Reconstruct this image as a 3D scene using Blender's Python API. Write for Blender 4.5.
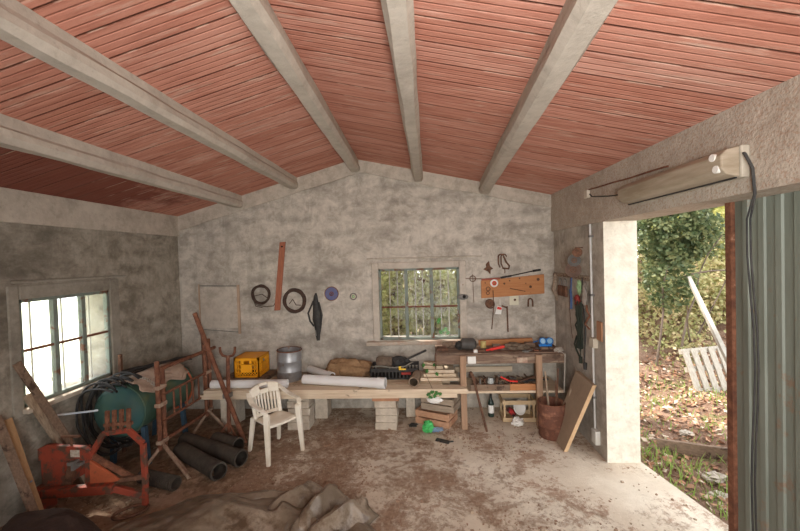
import bpy, math, random
from mathutils import Vector, Matrix, noise
R = random.Random(7)
PI = math.pi
for o in list(bpy.data.objects): bpy.data.objects.remove(o)
SC = bpy.context.scene
COL = SC.collection

# ------------------------------------------------------------------ camera
cam_d = bpy.data.cameras.new('camera'); cam = bpy.data.objects.new('camera', cam_d); COL.objects.link(cam)
FPX = 370.0
cam_d.sensor_width = 36.0; cam_d.lens = FPX/800*36.0; cam_d.clip_start = 0.02
def cam_axes(vx=422-400, vy=257-265.5, roll=.030):
    c, s = math.cos(roll), math.sin(roll)
    a = vx*c-vy*s; b = vx*s+vy*c
    pitch = math.atan(-b/FPX); yaw = math.atan(a/FPX*math.cos(pitch))
    f = Vector((-math.sin(yaw)*math.cos(pitch), math.cos(yaw)*math.cos(pitch), -math.sin(pitch)))
    r0 = Vector((math.cos(yaw), math.sin(yaw), 0)); d0 = -(r0.cross(f))
    return c*r0+s*d0, -s*r0+c*d0, f
r_, d_, f_ = cam_axes()
M = Matrix(((r_.x, -d_.x, -f_.x, 0), (r_.y, -d_.y, -f_.y, 0), (r_.z, -d_.z, -f_.z, 2.05), (0, 0, 0, 1)))
cam.matrix_world = M
SC.camera = cam

# ------------------------------------------------------------------ light
SC.view_settings.view_transform = 'Standard'; SC.view_settings.look = 'None'
SC.view_settings.gamma = 1.0; SC.view_settings.use_curve_mapping = False
SC.view_settings.exposure = 0.78
W = bpy.data.worlds.new('sky'); SC.world = W; W.use_nodes = True
bg = W.node_tree.nodes['Background']; bg.inputs[0].default_value = (.90, .95, 1.0, 1); bg.inputs[1].default_value = 2.3
def light(name, kind, loc, target, energy, color=(1, 1, 1), **k):
    l = bpy.data.lights.new(name, kind); l.energy = energy; l.color = color
    for a, b in k.items(): setattr(l, a, b)
    o = bpy.data.objects.new(name, l); COL.objects.link(o); o.location = loc
    o.rotation_euler = (Vector(target)-Vector(loc)).to_track_quat('-Z', 'Y').to_euler()
    return o
light('sun', 'SUN', (-6, 5, 9), (0, 0, 0), 5.0, (1, .95, .86), angle=math.radians(6))
# added fill lamp standing in for daylight through an assumed front opening
light('front_fill', 'AREA', (.3, -1.75, 1.25), (.3, 3, 1.4), 42, (1, .96, .91), shape='RECTANGLE', size=1.9, size_y=2.2)
# added spot beside the camera as an assumed flash, aimed up so corners darken
light('flash_fill', 'SPOT', (.15, -.35, 2.0), (.35, 3.4, 3.0), 150, (1, .95, .90), shadow_soft_size=.16, spot_size=math.radians(135), spot_blend=1.0)

# ------------------------------------------------------------------ materials
MATS = {}
def mat(name, c1, c2=None, c3=None, scale=6, rough=.85, metal=0., bump=.0, bscale=40, detail=6, stretch=None, lo=.35, hi=.65, trans=0., spots=None, spot_scale=9, spot_at=.6, spot_w=.06):
    if name in MATS: return MATS[name]
    m = bpy.data.materials.new(name); m.use_nodes = True; N = m.node_tree.nodes; L = m.node_tree.links
    b = N['Principled BSDF']; b.inputs['Roughness'].default_value = rough; b.inputs['Metallic'].default_value = metal
    b.inputs['Specular IOR Level'].default_value = .3
    tc = N.new('ShaderNodeTexCoord'); mp = N.new('ShaderNodeMapping'); L.new(tc.outputs['Object'], mp.inputs[0])
    if stretch: mp.inputs['Scale'].default_value = stretch
    n = N.new('ShaderNodeTexNoise'); n.inputs['Scale'].default_value = scale; n.inputs['Detail'].default_value = detail; n.inputs['Roughness'].default_value = .65
    L.new(mp.outputs[0], n.inputs['Vector'])
    rp = N.new('ShaderNodeValToRGB'); L.new(n.outputs[0], rp.inputs[0])
    c2 = c2 or tuple(x*.75 for x in c1)
    e = rp.color_ramp.elements; e[0].position = lo; e[0].color = (*c1, 1); e[1].position = hi; e[1].color = (*c2, 1)
    if c3: q = rp.color_ramp.elements.new((lo+hi)/2); q.color = (*c3, 1)
    out = rp.outputs[0]
    if spots:
        n2 = N.new('ShaderNodeTexNoise'); n2.inputs['Scale'].default_value = spot_scale; n2.inputs['Detail'].default_value = 8; n2.inputs['Roughness'].default_value = .7
        L.new(tc.outputs['Object'], n2.inputs['Vector'])
        r2 = N.new('ShaderNodeValToRGB'); r2.color_ramp.elements[0].position = spot_at; r2.color_ramp.elements[1].position = spot_at+spot_w
        L.new(n2.outputs[0], r2.inputs[0])
        mx = N.new('ShaderNodeMix'); mx.data_type = 'RGBA'; L.new(r2.outputs[0], mx.inputs[0]); L.new(out, mx.inputs[6]); mx.inputs[7].default_value = (*spots, 1)
        out = mx.outputs[2]
    L.new(out, b.inputs['Base Color'])
    if bump:
        n3 = N.new('ShaderNodeTexNoise'); n3.inputs['Scale'].default_value = bscale; n3.inputs['Detail'].default_value = 5
        L.new(mp.outputs[0], n3.inputs['Vector'])
        bp = N.new('ShaderNodeBump'); bp.inputs['Strength'].default_value = min(1, bump); bp.inputs['Distance'].default_value = .02
        L.new(n3.outputs[0], bp.inputs['Height']); L.new(bp.outputs[0], b.inputs['Normal'])
    if trans:
        tr = N.new('ShaderNodeBsdfTranslucent'); L.new(out, tr.inputs[0]); ms = N.new('ShaderNodeMixShader'); ms.inputs[0].default_value = trans
        L.new(b.outputs[0], ms.inputs[1]); L.new(tr.outputs[0], ms.inputs[2]); L.new(ms.outputs[0], N['Material Output'].inputs[0])
    MATS[name] = m; return m

class NT:
    """small helper for hand-made node trees"""
    def __init__(s, name):
        s.m = bpy.data.materials.new(name); s.m.use_nodes = True; s.N = s.m.node_tree.nodes; s.L = s.m.node_tree.links; s.b = s.N['Principled BSDF']
        g = s.N.new('ShaderNodeNewGeometry'); s.pos = g.outputs['Position']
        s.b.inputs['Specular IOR Level'].default_value = .2
    def put(s, sock, v):
        if hasattr(v, 'is_linked') or isinstance(v, bpy.types.NodeSocket): s.L.new(v, sock)
        elif isinstance(v, tuple) and len(v) == 3 and sock.type == 'RGBA': sock.default_value = (*v, 1)
        else: sock.default_value = v
    def math(s, op, a, b=0., c=0.):
        n = s.N.new('ShaderNodeMath'); n.operation = op; s.put(n.inputs[0], a); s.put(n.inputs[1], b)
        if op in ('MULTIPLY_ADD', 'SMOOTH_MIN', 'COMPARE'): s.put(n.inputs[2], c)
        return n.outputs[0]
    def sep(s, v=None):
        n = s.N.new('ShaderNodeSeparateXYZ'); s.L.new(v or s.pos, n.inputs[0]); return n.outputs
    def comb(s, x, y, z):
        n = s.N.new('ShaderNodeCombineXYZ')
        for i, v in enumerate((x, y, z)): s.put(n.inputs[i], v)
        return n.outputs[0]
    def noise(s, scale, detail=6, rough=.6, stretch=(1, 1, 1), v=None, off=(0, 0, 0), dist=0.):
        mp = s.N.new('ShaderNodeMapping'); mp.inputs['Scale'].default_value = stretch; mp.inputs['Location'].default_value = off; s.L.new(v or s.pos, mp.inputs[0])
        n = s.N.new('ShaderNodeTexNoise'); n.inputs['Scale'].default_value = scale; n.inputs['Detail'].default_value = detail; n.inputs['Roughness'].default_value = rough; n.inputs['Distortion'].default_value = dist
        s.L.new(mp.outputs[0], n.inputs['Vector']); return n.outputs[0]
    def ramp(s, f, *st):
        n = s.N.new('ShaderNodeValToRGB'); s.put(n.inputs[0], f); E = n.color_ramp.elements
        for i, (p, c) in enumerate(st):
            e = E[i] if i < 2 else E.new(p)
            e.position = p; c = (c, c, c) if isinstance(c, (int, float)) else c; e.color = (*c, 1)
        return n.outputs[0]
    def mix(s, f, a, b, mode='MIX'):
        n = s.N.new('ShaderNodeMix'); n.data_type = 'RGBA'; n.blend_type = mode; s.put(n.inputs[0], f); s.put(n.inputs[6], a); s.put(n.inputs[7], b); return n.outputs[2]
    def bump(s, h, strength=.5, dist=.02, prev=None):
        n = s.N.new('ShaderNodeBump'); n.inputs['Strength'].default_value = strength; n.inputs['Distance'].default_value = dist; s.L.new(h, n.inputs['Height'])
        if prev: s.L.new(prev, n.inputs['Normal'])
        return n.outputs[0]
    def white(s, v):
        n = s.N.new('ShaderNodeTexWhiteNoise'); n.noise_dimensions = '3D'; s.L.new(v, n.inputs[0]); return n.outputs[0]

def concrete(name, light_c, dark_c, blocks=0., band=None, gravel=0.):
    t = NT(name); x, y, z = t.sep()
    big = t.noise(1.7, 10, .72, off=(3, 1, 5), dist=.5); fine = t.noise(9, 8, .7, off=(1, 7, 2)); tiny = t.noise(60, 4, .6)
    mid = tuple((a+b)/2 for a, b in zip(light_c, dark_c))
    col = t.ramp(big, (.36, dark_c), (.66, light_c), (.5, mid))
    col = t.mix(t.ramp(fine, (.42, .0), (.66, .7)), col, tuple(v*1.12 for v in light_c))
    col = t.mix(t.ramp(t.noise(22, 6, .7, off=(9, 0, 0)), (.56, .0), (.72, .35)), col, tuple(v*.62 for v in dark_c))
    h = fine
    if blocks:
        # courses of blocks grinning through the thin render: horizontal damp bands, broken up
        zz = t.math('FRACT', t.math('DIVIDE', t.math('ADD', z, t.math('MULTIPLY', t.noise(5, 4, .6), .10)), .205)); tri = t.math('ABSOLUTE', t.math('SUBTRACT', zz, .5))
        line = t.ramp(tri, (.12, 0.), (.42, 1.))
        brk = t.ramp(t.noise(1.1, 6, .7, stretch=(1.3, 1.3, 2.2), off=(4, 4, 0), dist=.5), (.48, 0.), (.64, 1.))
        f = t.math('MULTIPLY', t.math('MULTIPLY', line, brk), blocks)
        col = t.mix(f, col, tuple(v*.52 for v in dark_c))
        damp = t.ramp(t.noise(.75, 7, .7, stretch=(1, 1, 1.8), off=(11, 3, 8)), (.5, 0.), (.64, .75))
        mot = t.ramp(t.noise(4.5, 8, .75, off=(21, 3, 8), dist=.8), (.48, 0.), (.66, .6)); col = t.mix(mot, col, tuple(v*.66 for v in dark_c)); col = t.mix(t.ramp(t.noise(3.5, 8, .75, off=(2, 31, 8), dist=.8), (.52, 0.), (.68, .5)), col, tuple(min(1, v*1.25) for v in light_c))
        col = t.mix(damp, col, tuple(v*.58 for v in dark_c))
        drip = t.ramp(t.noise(3.2, 5, .6, stretch=(2.2, 2.2, .25), off=(2, 5, 0)), (.56, 0.), (.72, .45))
        col = t.mix(drip, col, tuple(v*.7 for v in dark_c))
    if band:
        z0, z1, bc = band
        f = t.ramp(t.math('DIVIDE', t.math('SUBTRACT', t.math('ADD', z, t.math('MULTIPLY', big, .3)), z0), z1-z0), (0., 0.), (1., 1.))
        col = t.mix(f, col, bc)
    n = t.bump(t.noise(9, 8, .65), .35, .02)
    if gravel: n = t.bump(t.noise(55, 3, .5), gravel, .02, n); col = t.mix(t.ramp(t.noise(70, 3, .5), (.52, 0.), (.62, .5)), col, (.33, .2, .13))
    n = t.bump(tiny, .25, .006, n)
    t.L.new(col, t.b.inputs['Base Color']); t.L.new(n, t.b.inputs['Normal']); t.b.inputs['Roughness'].default_value = .95
    return t.m
M_BACK = concrete('back wall render', (.60, .55, .475), (.37, .33, .275), .6)
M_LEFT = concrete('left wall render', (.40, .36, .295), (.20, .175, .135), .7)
M_RIGHT = concrete('right wall render', (.50, .45, .385), (.33, .29, .24), .35)
M_RING = concrete('ring beam concrete', (.54, .48, .40), (.32, .28, .225))
M_LINTEL = concrete('lintel concrete', (.49, .435, .365), (.36, .305, .245), gravel=.3)
M_JAMB = concrete('door jamb plaster', (.72, .67, .56), (.53, .47, .37))
M_BEAM = concrete('roof beam concrete', (.52, .47, .40), (.40, .355, .30))
M_TRIM = concrete('window surround plaster', (.56, .50, .425), (.38, .335, .275))
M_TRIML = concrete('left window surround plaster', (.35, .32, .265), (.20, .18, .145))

def ceiling_mat():
    t = NT('terracotta roof panels'); x, y, z = t.sep()
    # long hollow clay boards, .2 m wide, spanning from beam to beam
    q = t.math('SUBTRACT', 5., y); bay = 0.
    for bx, k in ((-2.5, 0.), (-1.72, 0.), (-.87, .0257), (-.02, -.0157), (.85, -.0543)):
        bay = t.math('ADD', bay, t.math('GREATER_THAN', x, t.math('MULTIPLY_ADD', q, k, bx)))
    yy = t.math('ADD', y, t.math('MULTIPLY', t.white(t.comb(bay, 3., 1.)), .2))
    row = t.math('DIVIDE', yy, .2); idx = t.math('FLOOR', row); fr = t.math('FRACT', row)
    w = t.white(t.comb(idx, bay, 0.))
    base = t.ramp(w, (0., (.50, .215, .15)), (1., (.68, .38, .30)), (.35, (.61, .30, .225)), (.7, (.56, .25, .18)))
    streak = t.noise(2.2, 6, .7, stretch=(1, 9, 1)); base = t.mix(t.ramp(streak, (.45, 0.), (.66, .65)), base, (.36, .125, .08))
    pale = t.noise(3., 6, .7, stretch=(.7, 5, 1), off=(5, 5, 5)); base = t.mix(t.ramp(pale, (.54, 0.), (.68, .6)), base, (.70, .52, .42))
    # darker red boards over the left wall, with a ragged edge
    left_dark = t.ramp(t.math('ADD', t.math('MULTIPLY', t.noise(2.2, 6, .7, off=(3, 9, 1)), .9), t.math('MULTIPLY', t.math('SUBTRACT', 4.35, y), .35)), (.42, 0.), (.60, .8))
    base = t.mix(t.math('MULTIPLY', left_dark, t.math('LESS_THAN', x, -2.5)), base, (.16, .035, .02))
    edge = t.math('ABSOLUTE', t.math('SUBTRACT', fr, .5)); joint = t.ramp(edge, (.455, 0.), (.485, 1.))
    g = t.math('ABSOLUTE', t.math('SUBTRACT', t.math('FRACT', t.math('MULTIPLY', fr, 4.)), .5)); groove = t.ramp(g, (.36, 0.), (.48, 1.))
    base = t.mix(t.math('MULTIPLY', joint, .7), base, t.mix(t.ramp(t.noise(4, 3, .5, stretch=(1, .2, 1)), (.52, 0.), (.58, 1.)), (.15, .055, .035), (.62, .45, .35)))
    base = t.mix(t.math('MULTIPLY', groove, .2), base, (.27, .085, .05))
    t.L.new(base, t.b.inputs['Base Color']); t.b.inputs['Roughness'].default_value = .8
    h = t.math('SUBTRACT', t.math('SUBTRACT', 0., joint), t.math('MULTIPLY', groove, .35))
    n = t.bump(h, .8, .012); n = t.bump(t.noise(30, 4), .2, .01, n); t.L.new(n, t.b.inputs['Normal'])
    return t.m
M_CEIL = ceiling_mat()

def floor_mat():
    t = NT('dirty concrete floor'); x, y, z = t.sep()
    slab = t.ramp(t.noise(1.6, 8, .7), (.35, (.60, .51, .40)), (.65, (.80, .71, .58)))
    # trampled earth lying over the slab: thick on the left and under the tables, thin towards the door
    amount = t.math('ADD', t.math('MULTIPLY', x, -.045), t.math('MULTIPLY', t.math('SUBTRACT', y, 3.6), -.03))
    n1 = t.noise(2.3, 12, .78, off=(2, 3, 0), dist=.4); n2 = t.noise(13, 8, .8)
    f = t.math('ADD', t.math('ADD', t.math('MULTIPLY', n1, .72), t.math('MULTIPLY', n2, .34)), amount)
    k = t.ramp(f, (.515, 0.), (.60, 1.), (.55, .6))
    dirt = t.ramp(t.noise(18, 8, .75, off=(1, 1, 0)), (.3, (.20, .12, .075)), (.75, (.46, .32, .225)))
    lit = t.math('ADD', t.math('MULTIPLY', t.noise(11, 12, .85, off=(8, 2, 0), dist=.3), .6), t.math('MULTIPLY', t.noise(1.9, 5, .6, off=(5, 9, 0)), .4)); k2 = t.ramp(lit, (.515, 0.), (.56, .85))
    dust = t.ramp(t.noise(1.1, 5, .6, off=(7, 7, 0)), (.4, 0.), (.65, .55))
    col = t.mix(dust, slab, (.52, .40, .29)); col = t.mix(k2, col, t.ramp(t.noise(30, 6, .7), (.35, (.26, .15, .095)), (.7, (.44, .29, .20)))); col = t.mix(k, col, dirt)
    t.L.new(col, t.b.inputs['Base Color']); t.b.inputs['Roughness'].default_value = .95
    n = t.bump(t.noise(24, 9, .8), .6, .02); n = t.bump(k, .5, .012, n); t.L.new(n, t.b.inputs['Normal'])
    return t.m
M_FLOOR = floor_mat()
def ground_mat():
    t = NT('leaf strewn earth'); 
    c = t.ramp(t.noise(9, 10, .8), (.3, (.13, .075, .05)), (.72, (.46, .31, .22)), (.5, (.28, .17, .115)))
    c = t.mix(t.ramp(t.noise(3.3, 6, .7, off=(4, 1, 0)), (.56, 0.), (.66, .7)), c, (.19, .24, .07))
    c = t.mix(t.ramp(t.noise(34, 6, .7, off=(4, 1, 9)), (.6, 0.), (.68, .8)), c, (.62, .5, .4))
    t.L.new(c, t.b.inputs['Base Color']); t.b.inputs['Roughness'].default_value = 1
    t.L.new(t.bump(t.noise(20, 9, .8), .9, .04), t.b.inputs['Normal']); return t.m
M_GROUND = ground_mat()
M_FIELD = mat('sunlit meadow', (.80, .86, .55), (.92, .93, .72), scale=1.5)

def glass_mat(dirt=.035, name='dusty window glass'):
    m = bpy.data.materials.new(name); m.use_nodes = True; N = m.node_tree.nodes; L = m.node_tree.links; N.clear()
    o = N.new('ShaderNodeOutputMaterial'); tr = N.new('ShaderNodeBsdfTransparent'); gl = N.new('ShaderNodeBsdfGlossy'); gl.inputs['Roughness'].default_value = .05
    df = N.new('ShaderNodeBsdfTranslucent'); df.inputs[0].default_value = (.8, .82, .78, 1)
    lw = N.new('ShaderNodeLayerWeight'); pw_ = N.new('ShaderNodeMath'); pw_.operation = 'POWER'; L.new(lw.outputs['Facing'], pw_.inputs[0]); pw_.inputs[1].default_value = 4.0; fr = N.new('ShaderNodeMath'); fr.operation = 'MULTIPLY_ADD'; L.new(pw_.outputs[0], fr.inputs[0]); fr.inputs[1].default_value = .5; fr.inputs[2].default_value = .006; m1 = N.new('ShaderNodeMixShader'); m2 = N.new('ShaderNodeMixShader')
    tc = N.new('ShaderNodeTexCoord'); n = N.new('ShaderNodeTexNoise'); n.inputs['Scale'].default_value = 5; n.inputs['Detail'].default_value = 8; L.new(tc.outputs['Object'], n.inputs[0])
    rp = N.new('ShaderNodeMapRange'); rp.inputs[1].default_value = .35; rp.inputs[2].default_value = .75; rp.inputs[3].default_value = dirt*.3; rp.inputs[4].default_value = dirt*2.2; L.new(n.outputs[0], rp.inputs[0])
    L.new(fr.outputs[0], m1.inputs[0]); L.new(tr.outputs[0], m1.inputs[1]); L.new(gl.outputs[0], m1.inputs[2])
    L.new(rp.outputs[0], m2.inputs[0]); L.new(m1.outputs[0], m2.inputs[1]); L.new(df.outputs[0], m2.inputs[2]); L.new(m2.outputs[0], o.inputs[0])
    return m
M_GLASS = glass_mat()

RUST = mat('rusty steel', (.12, .048, .03), (.27, .115, .065), (.18, .075, .042), scale=18, rough=.85, bump=.4, spots=(.42, .30, .21), spot_at=.64)
RUSTD = mat('dark rust', (.085, .045, .03), (.20, .10, .06), scale=22, rough=.9, bump=.4)
REDP = mat('worn red paint', (.34, .062, .032), (.23, .05, .03), scale=9, rough=.65, spots=(.11, .06, .04), spot_scale=9, spot_at=.50, bump=.2)
ORANGEP = mat('faded orange paint', (.56, .14, .06), (.42, .11, .05), scale=9, rough=.6, spots=(.2, .09, .05), spot_at=.58)
WOODP = mat('pale sawn timber', (.76, .63, .47), (.60, .46, .32), scale=5, stretch=(.5, 9, 9), bump=.2, spots=(.28, .20, .14), spot_scale=5, spot_at=.64)
WOODG = mat('weathered timber', (.40, .32, .24), (.22, .165, .12), scale=5, stretch=(.5, 9, 9), bump=.3, spots=(.13, .095, .07), spot_at=.6)
WOODGV = mat('weathered timber upright', (.46, .36, .26), (.26, .19, .13), scale=5, stretch=(9, 9, .5), bump=.3, spots=(.13, .095, .07), spot_at=.62)
WOODD = mat('dark old wood', (.17, .115, .08), (.28, .19, .13), scale=6, stretch=(.6, 8, 8), bump=.3, spots=(.08, .05, .035), spot_at=.56)
WOODO = mat('orange brown board', (.50, .235, .10), (.42, .18, .075), scale=5, stretch=(.8, 8, 8), bump=.1, spots=(.22, .10, .05), spot_scale=7, spot_at=.67)
WOODPEACH = mat('salmon crate wood', (.62, .36, .22), (.50, .28, .17), scale=6, stretch=(.6, 8, 8), bump=.2)
PVC = mat('white plastic pipe', (.80, .80, .79), (.76, .75, .73), scale=3, rough=.4)
CHAIRP = mat('aged white plastic', (.90, .85, .74), (.78, .71, .57), scale=5, rough=.5, spots=(.45, .38, .27), spot_scale=8, spot_at=.68)
BLACK = mat('black rubber', (.022, .022, .022), (.05, .047, .042), scale=15, rough=.6)
PIPEB = mat('dusty black plastic', (.038, .032, .027), (.085, .07, .055), scale=8, rough=.7, bump=.15)
GALV = mat('galvanised steel', (.42, .43, .44), (.30, .30, .30), scale=9, rough=.45, metal=.6, spots=(.28, .19, .13), spot_at=.62)
ORANGEC = mat('orange crate plastic', (1.0, .44, .02), (.92, .38, .015), scale=6, rough=.5)
SACK = mat('jute', (.36, .225, .12), (.26, .155, .08), scale=30, rough=1, bump=.5, bscale=120)
GREYCON = mat('pale breeze block', (.66, .58, .47), (.50, .43, .34), scale=14, bump=.6, rough=.95)
BRICK = mat('fired brick', (.52, .27, .15), (.40, .20, .12), scale=10, bump=.3)
WHITE = mat('white card', (.82, .81, .77), (.72, .70, .64), scale=8)
YEL = mat('yellow plastic', (.85, .55, .05), (.75, .48, .05), scale=8, rough=.5)
REDB = mat('bright red plastic', (.75, .04, .03), (.6, .03, .02), scale=8, rough=.4)
BLUE = mat('bright blue plastic', (.03, .22, .60), (.02, .16, .5), scale=8, rough=.4)
BLUED = mat('blue grinding disc', (.09, .12, .26), (.16, .15, .24), scale=15)
GREENP = mat('bright green plastic', (.10, .55, .16), (.05, .38, .10), scale=8, rough=.4)
FRAMEG = mat('grey green window paint', (.24, .28, .24), (.17, .20, .17), scale=8, rough=.7, spots=(.18, .09, .055), spot_at=.55)
GRILLE = mat('pale grille bar', (.55, .53, .47), (.42, .38, .32), scale=8, rough=.7)
DARK = mat('dark opening', (.012, .011, .01), (.02, .018, .016), rough=1)
GREYM = mat('grey metal', (.24, .23, .21), (.15, .14, .13), scale=12, rough=.6, metal=.3)
CLOTH = mat('pinkish beige cloth', (.52, .39, .30), (.38, .28, .22), scale=9, rough=1, bump=.3)
ROPE = mat('pale rope', (.50, .46, .40), (.36, .32, .27), scale=60, rough=1, bump=.5)

# ------------------------------------------------------------------ mesh builder
class MB:
    def __init__(s): s.v = []; s.f = []; s.mi = []; s.cur = 0
    def add(s, vs, fs):
        k = len(s.v); s.v += [Vector(p) for p in vs]; s.f += [tuple(i+k for i in f) for f in fs]; s.mi += [s.cur]*len(fs); return s
    def box(s, x0, x1, y0, y1, z0, z1):
        return s.add([(x0, y0, z0), (x1, y0, z0), (x1, y1, z0), (x0, y1, z0), (x0, y0, z1), (x1, y0, z1), (x1, y1, z1), (x0, y1, z1)],
                     [(0, 3, 2, 1), (4, 5, 6, 7), (0, 1, 5, 4), (1, 2, 6, 5), (2, 3, 7, 6), (3, 0, 4, 7)])
    def hexa(s, p):   # eight points, bottom ring then top ring
        return s.add(p, [(0, 3, 2, 1), (4, 5, 6, 7), (0, 1, 5, 4), (1, 2, 6, 5), (2, 3, 7, 6), (3, 0, 4, 7)])
    def bar(s, a, b, w, h=None, up=(0, 0, 1), tw=None, th=None):
        a, b = Vector(a), Vector(b); h = h or w; d = (b-a).normalized(); up = Vector(up)
        if abs(d.dot(up)) > .98: up = Vector((0, 1, 0)) if abs(d.y) < .9 else Vector((1, 0, 0))
        x = d.cross(up).normalized(); y = x.cross(d).normalized(); p = []
        for c, W_, H_ in ((a, w, h), (b, tw or w, th or h)):
            for i, j in ((-1, -1), (1, -1), (1, 1), (-1, 1)): p.append(c+x*(i*W_/2)+y*(j*H_/2))
        return s.hexa(p)
    def ring(s, c, x, y, r, n, ph=0): return [c+x*(math.cos(2*PI*i/n+ph)*r)+y*(math.sin(2*PI*i/n+ph)*r) for i in range(n)]
    def tube(s, pts, r, n=8, closed=False, caps=True):
        pts = [Vector(p) for p in pts]; m = len(pts); rs = r if isinstance(r, (list, tuple)) else [r]*m
        rings = []; px = None
        for i in range(m):
            if closed: d = pts[(i+1) % m]-pts[i-1]
            else: d = pts[min(i+1, m-1)]-pts[max(i-1, 0)]
            d = d.normalized() if d.length > 1e-9 else Vector((0, 0, 1))
            if px is None: u = Vector((0, 0, 1)) if abs(d.z) < .9 else Vector((1, 0, 0)); px = d.cross(u).normalized()
            else:
                px = px-d*px.dot(d); px = px.normalized() if px.length > 1e-6 else d.orthogonal().normalized()
            rings.append(s.ring(pts[i], px, d.cross(px), rs[i], n))
        k = len(s.v); vs = [p for q in rings for p in q]; fs = []
        mm = m if closed else m-1
        for i in range(mm):
            for j in range(n):
                a = i*n+j; b = i*n+(j+1) % n; c = ((i+1) % m)*n+(j+1) % n; d2 = ((i+1) % m)*n+j
                fs.append((a, b, c, d2))
        if caps and not closed: fs.append(tuple(range(n-1, -1, -1))); fs.append(tuple((m-1)*n+j for j in range(n)))
        return s.add(vs, fs)
    def pipe(s, a, b, r, wall, n=24):   # hollow pipe, open ends
        a, b = Vector(a), Vector(b); d = (b-a).normalized(); x = d.orthogonal().normalized(); y = d.cross(x)
        vs = s.ring(a, x, y, r, n)+s.ring(b, x, y, r, n)+s.ring(b, x, y, r-wall, n)+s.ring(a, x, y, r-wall, n); fs = []
        for q in range(4):
            for j in range(n): fs.append((q*n+j, q*n+(j+1) % n, ((q+1) % 4)*n+(j+1) % n, ((q+1) % 4)*n+j))
        return s.add(vs, [f[::-1] for f in fs])
    def lathe(s, prof, c=(0, 0, 0), axis=(0, 0, 1), n=24, close=False):
        c = Vector(c); d = Vector(axis).normalized(); x = d.orthogonal().normalized(); y = d.cross(x); m = len(prof)
        vs = []
        for r, t in prof: vs += s.ring(c+d*t, x, y, max(r, 1e-4), n)
        fs = []
        for i in range(m-1 if not close else m):
            for j in range(n):
                i2 = (i+1) % m; fs.append((i*n+j, i*n+(j+1) % n, i2*n+(j+1) % n, i2*n+j))
        return s.add(vs, fs)
    def torus(s, c, axis, R_, r, n=32, m=8, squash=1.):
        c = Vector(c); d = Vector(axis).normalized(); x = d.orthogonal().normalized(); y = d.cross(x)
        return s.tube([c+x*math.cos(2*PI*i/n)*R_+y*math.sin(2*PI*i/n)*R_*squash for i in range(n)], r, m, closed=True)
    def disc(s, c, axis, R_, t, n=28, hole=0.):
        c = Vector(c)
        if hole: return s.lathe([(hole, 0), (R_, 0), (R_, t), (hole, t)], c, axis, n, close=True)
        return s.lathe([(0, 0), (R_, 0), (R_, t), (0, t)], c, axis, n)
    def prism_y(s, poly, y0, y1):
        n = len(poly); vs = [(x, y0, z) for x, z in poly]+[(x, y1, z) for x, z in poly]
        return s.add(vs, [tuple(range(n)), tuple(range(2*n-1, n-1, -1))]+[(i, (i+1) % n+0, (i+1) % n+n, i+n)[::-1] for i in range(n)])
    def prism_x(s, poly, x0, x1):
        n = len(poly); vs = [(x0, y, z) for y, z in poly]+[(x1, y, z) for y, z in poly]
        return s.add(vs, [tuple(range(n)), tuple(range(2*n-1, n-1, -1))]+[(i, (i+1) % n, (i+1) % n+n, i+n)[::-1] for i in range(n)])
    def grid(s, fn, nu, nv):
        vs = [fn(i/(nu-1), j/(nv-1)) for i in range(nu) for j in range(nv)]
        return s.add(vs, [(i*nv+j, (i+1)*nv+j, (i+1)*nv+j+1, i*nv+j+1) for i in range(nu-1) for j in range(nv-1)])
    def blob(s, c, rx, ry, rz, amp=.15, fq=3., seed=0, nu=20, nv=14, flat=None):
        c = Vector(c); vs = []; 
        for i in range(nv+1):
            th = PI*i/nv
            for j in range(nu):
                ph = 2*PI*j/nu; d = Vector((math.sin(th)*math.cos(ph), math.sin(th)*math.sin(ph), math.cos(th)))
                k = 1+amp*noise.noise(d*fq+Vector((seed*7.1, seed*3.3, seed)))*2
                p = Vector((d.x*rx*k, d.y*ry*k, d.z*rz*k))
                if flat is not None and p.z < flat: p.z = flat
                vs.append(c+p)
        fs = [(i*nu+j, i*nu+(j+1) % nu, (i+1)*nu+(j+1) % nu, (i+1)*nu+j)[::-1] for i in range(nv) for j in range(nu)]
        return s.add(vs, fs)
    def build(s, name, m, parent=None, bevel=0., smooth=False, solid=0., sub=0, origin=None, rough=None):
        """links the mesh as one object with its origin at the base of its bounds"""
        if rough:
            amp, fq = rough
            s.v = [p+Vector((noise.noise(p*fq), noise.noise(p*fq+Vector((9, 0, 0))), noise.noise(p*fq+Vector((0, 9, 0)))))*amp for p in s.v]
        me = bpy.data.meshes.new(name)
        if parent is not None: org = Vector(parent.get('_o', (0, 0, 0)))
        elif origin is not None: org = Vector(origin)
        else:
            xs = [p.x for p in s.v]; ys = [p.y for p in s.v]; zs = [p.z for p in s.v]
            org = Vector(((min(xs)+max(xs))/2, (min(ys)+max(ys))/2, min(zs)))
        me.from_pydata([tuple(p-org) for p in s.v], [], s.f); me.update()
        for q in (m if isinstance(m, (list, tuple)) else [m]): me.materials.append(q)
        for p, i in zip(me.polygons, s.mi): p.material_index = i; p.use_smooth = smooth
        o = bpy.data.objects.new(name, me); COL.objects.link(o)
        if parent is not None: o.parent = parent
        else: o.location = org
        o['_o'] = tuple(org)
        if bevel: b = o.modifiers.new('bevel', 'BEVEL'); b.width = bevel; b.segments = 2; b.limit_method = 'ANGLE'
        if solid: q = o.modifiers.new('solid', 'SOLIDIFY'); q.thickness = solid; q.offset = 0
        if sub: q = o.modifiers.new('sub', 'SUBSURF'); q.levels = sub; q.render_levels = sub
        if smooth and bevel == 0 and not sub:
            try: me.set_sharp_from_angle(angle=math.radians(40))
            except Exception: pass
        return o
def tag(o, label, cat, group=None, kind=None):
    if label: o['label'] = label
    if cat: o['category'] = cat
    if group: o['group'] = group
    if kind: o['kind'] = kind
    return o
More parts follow.
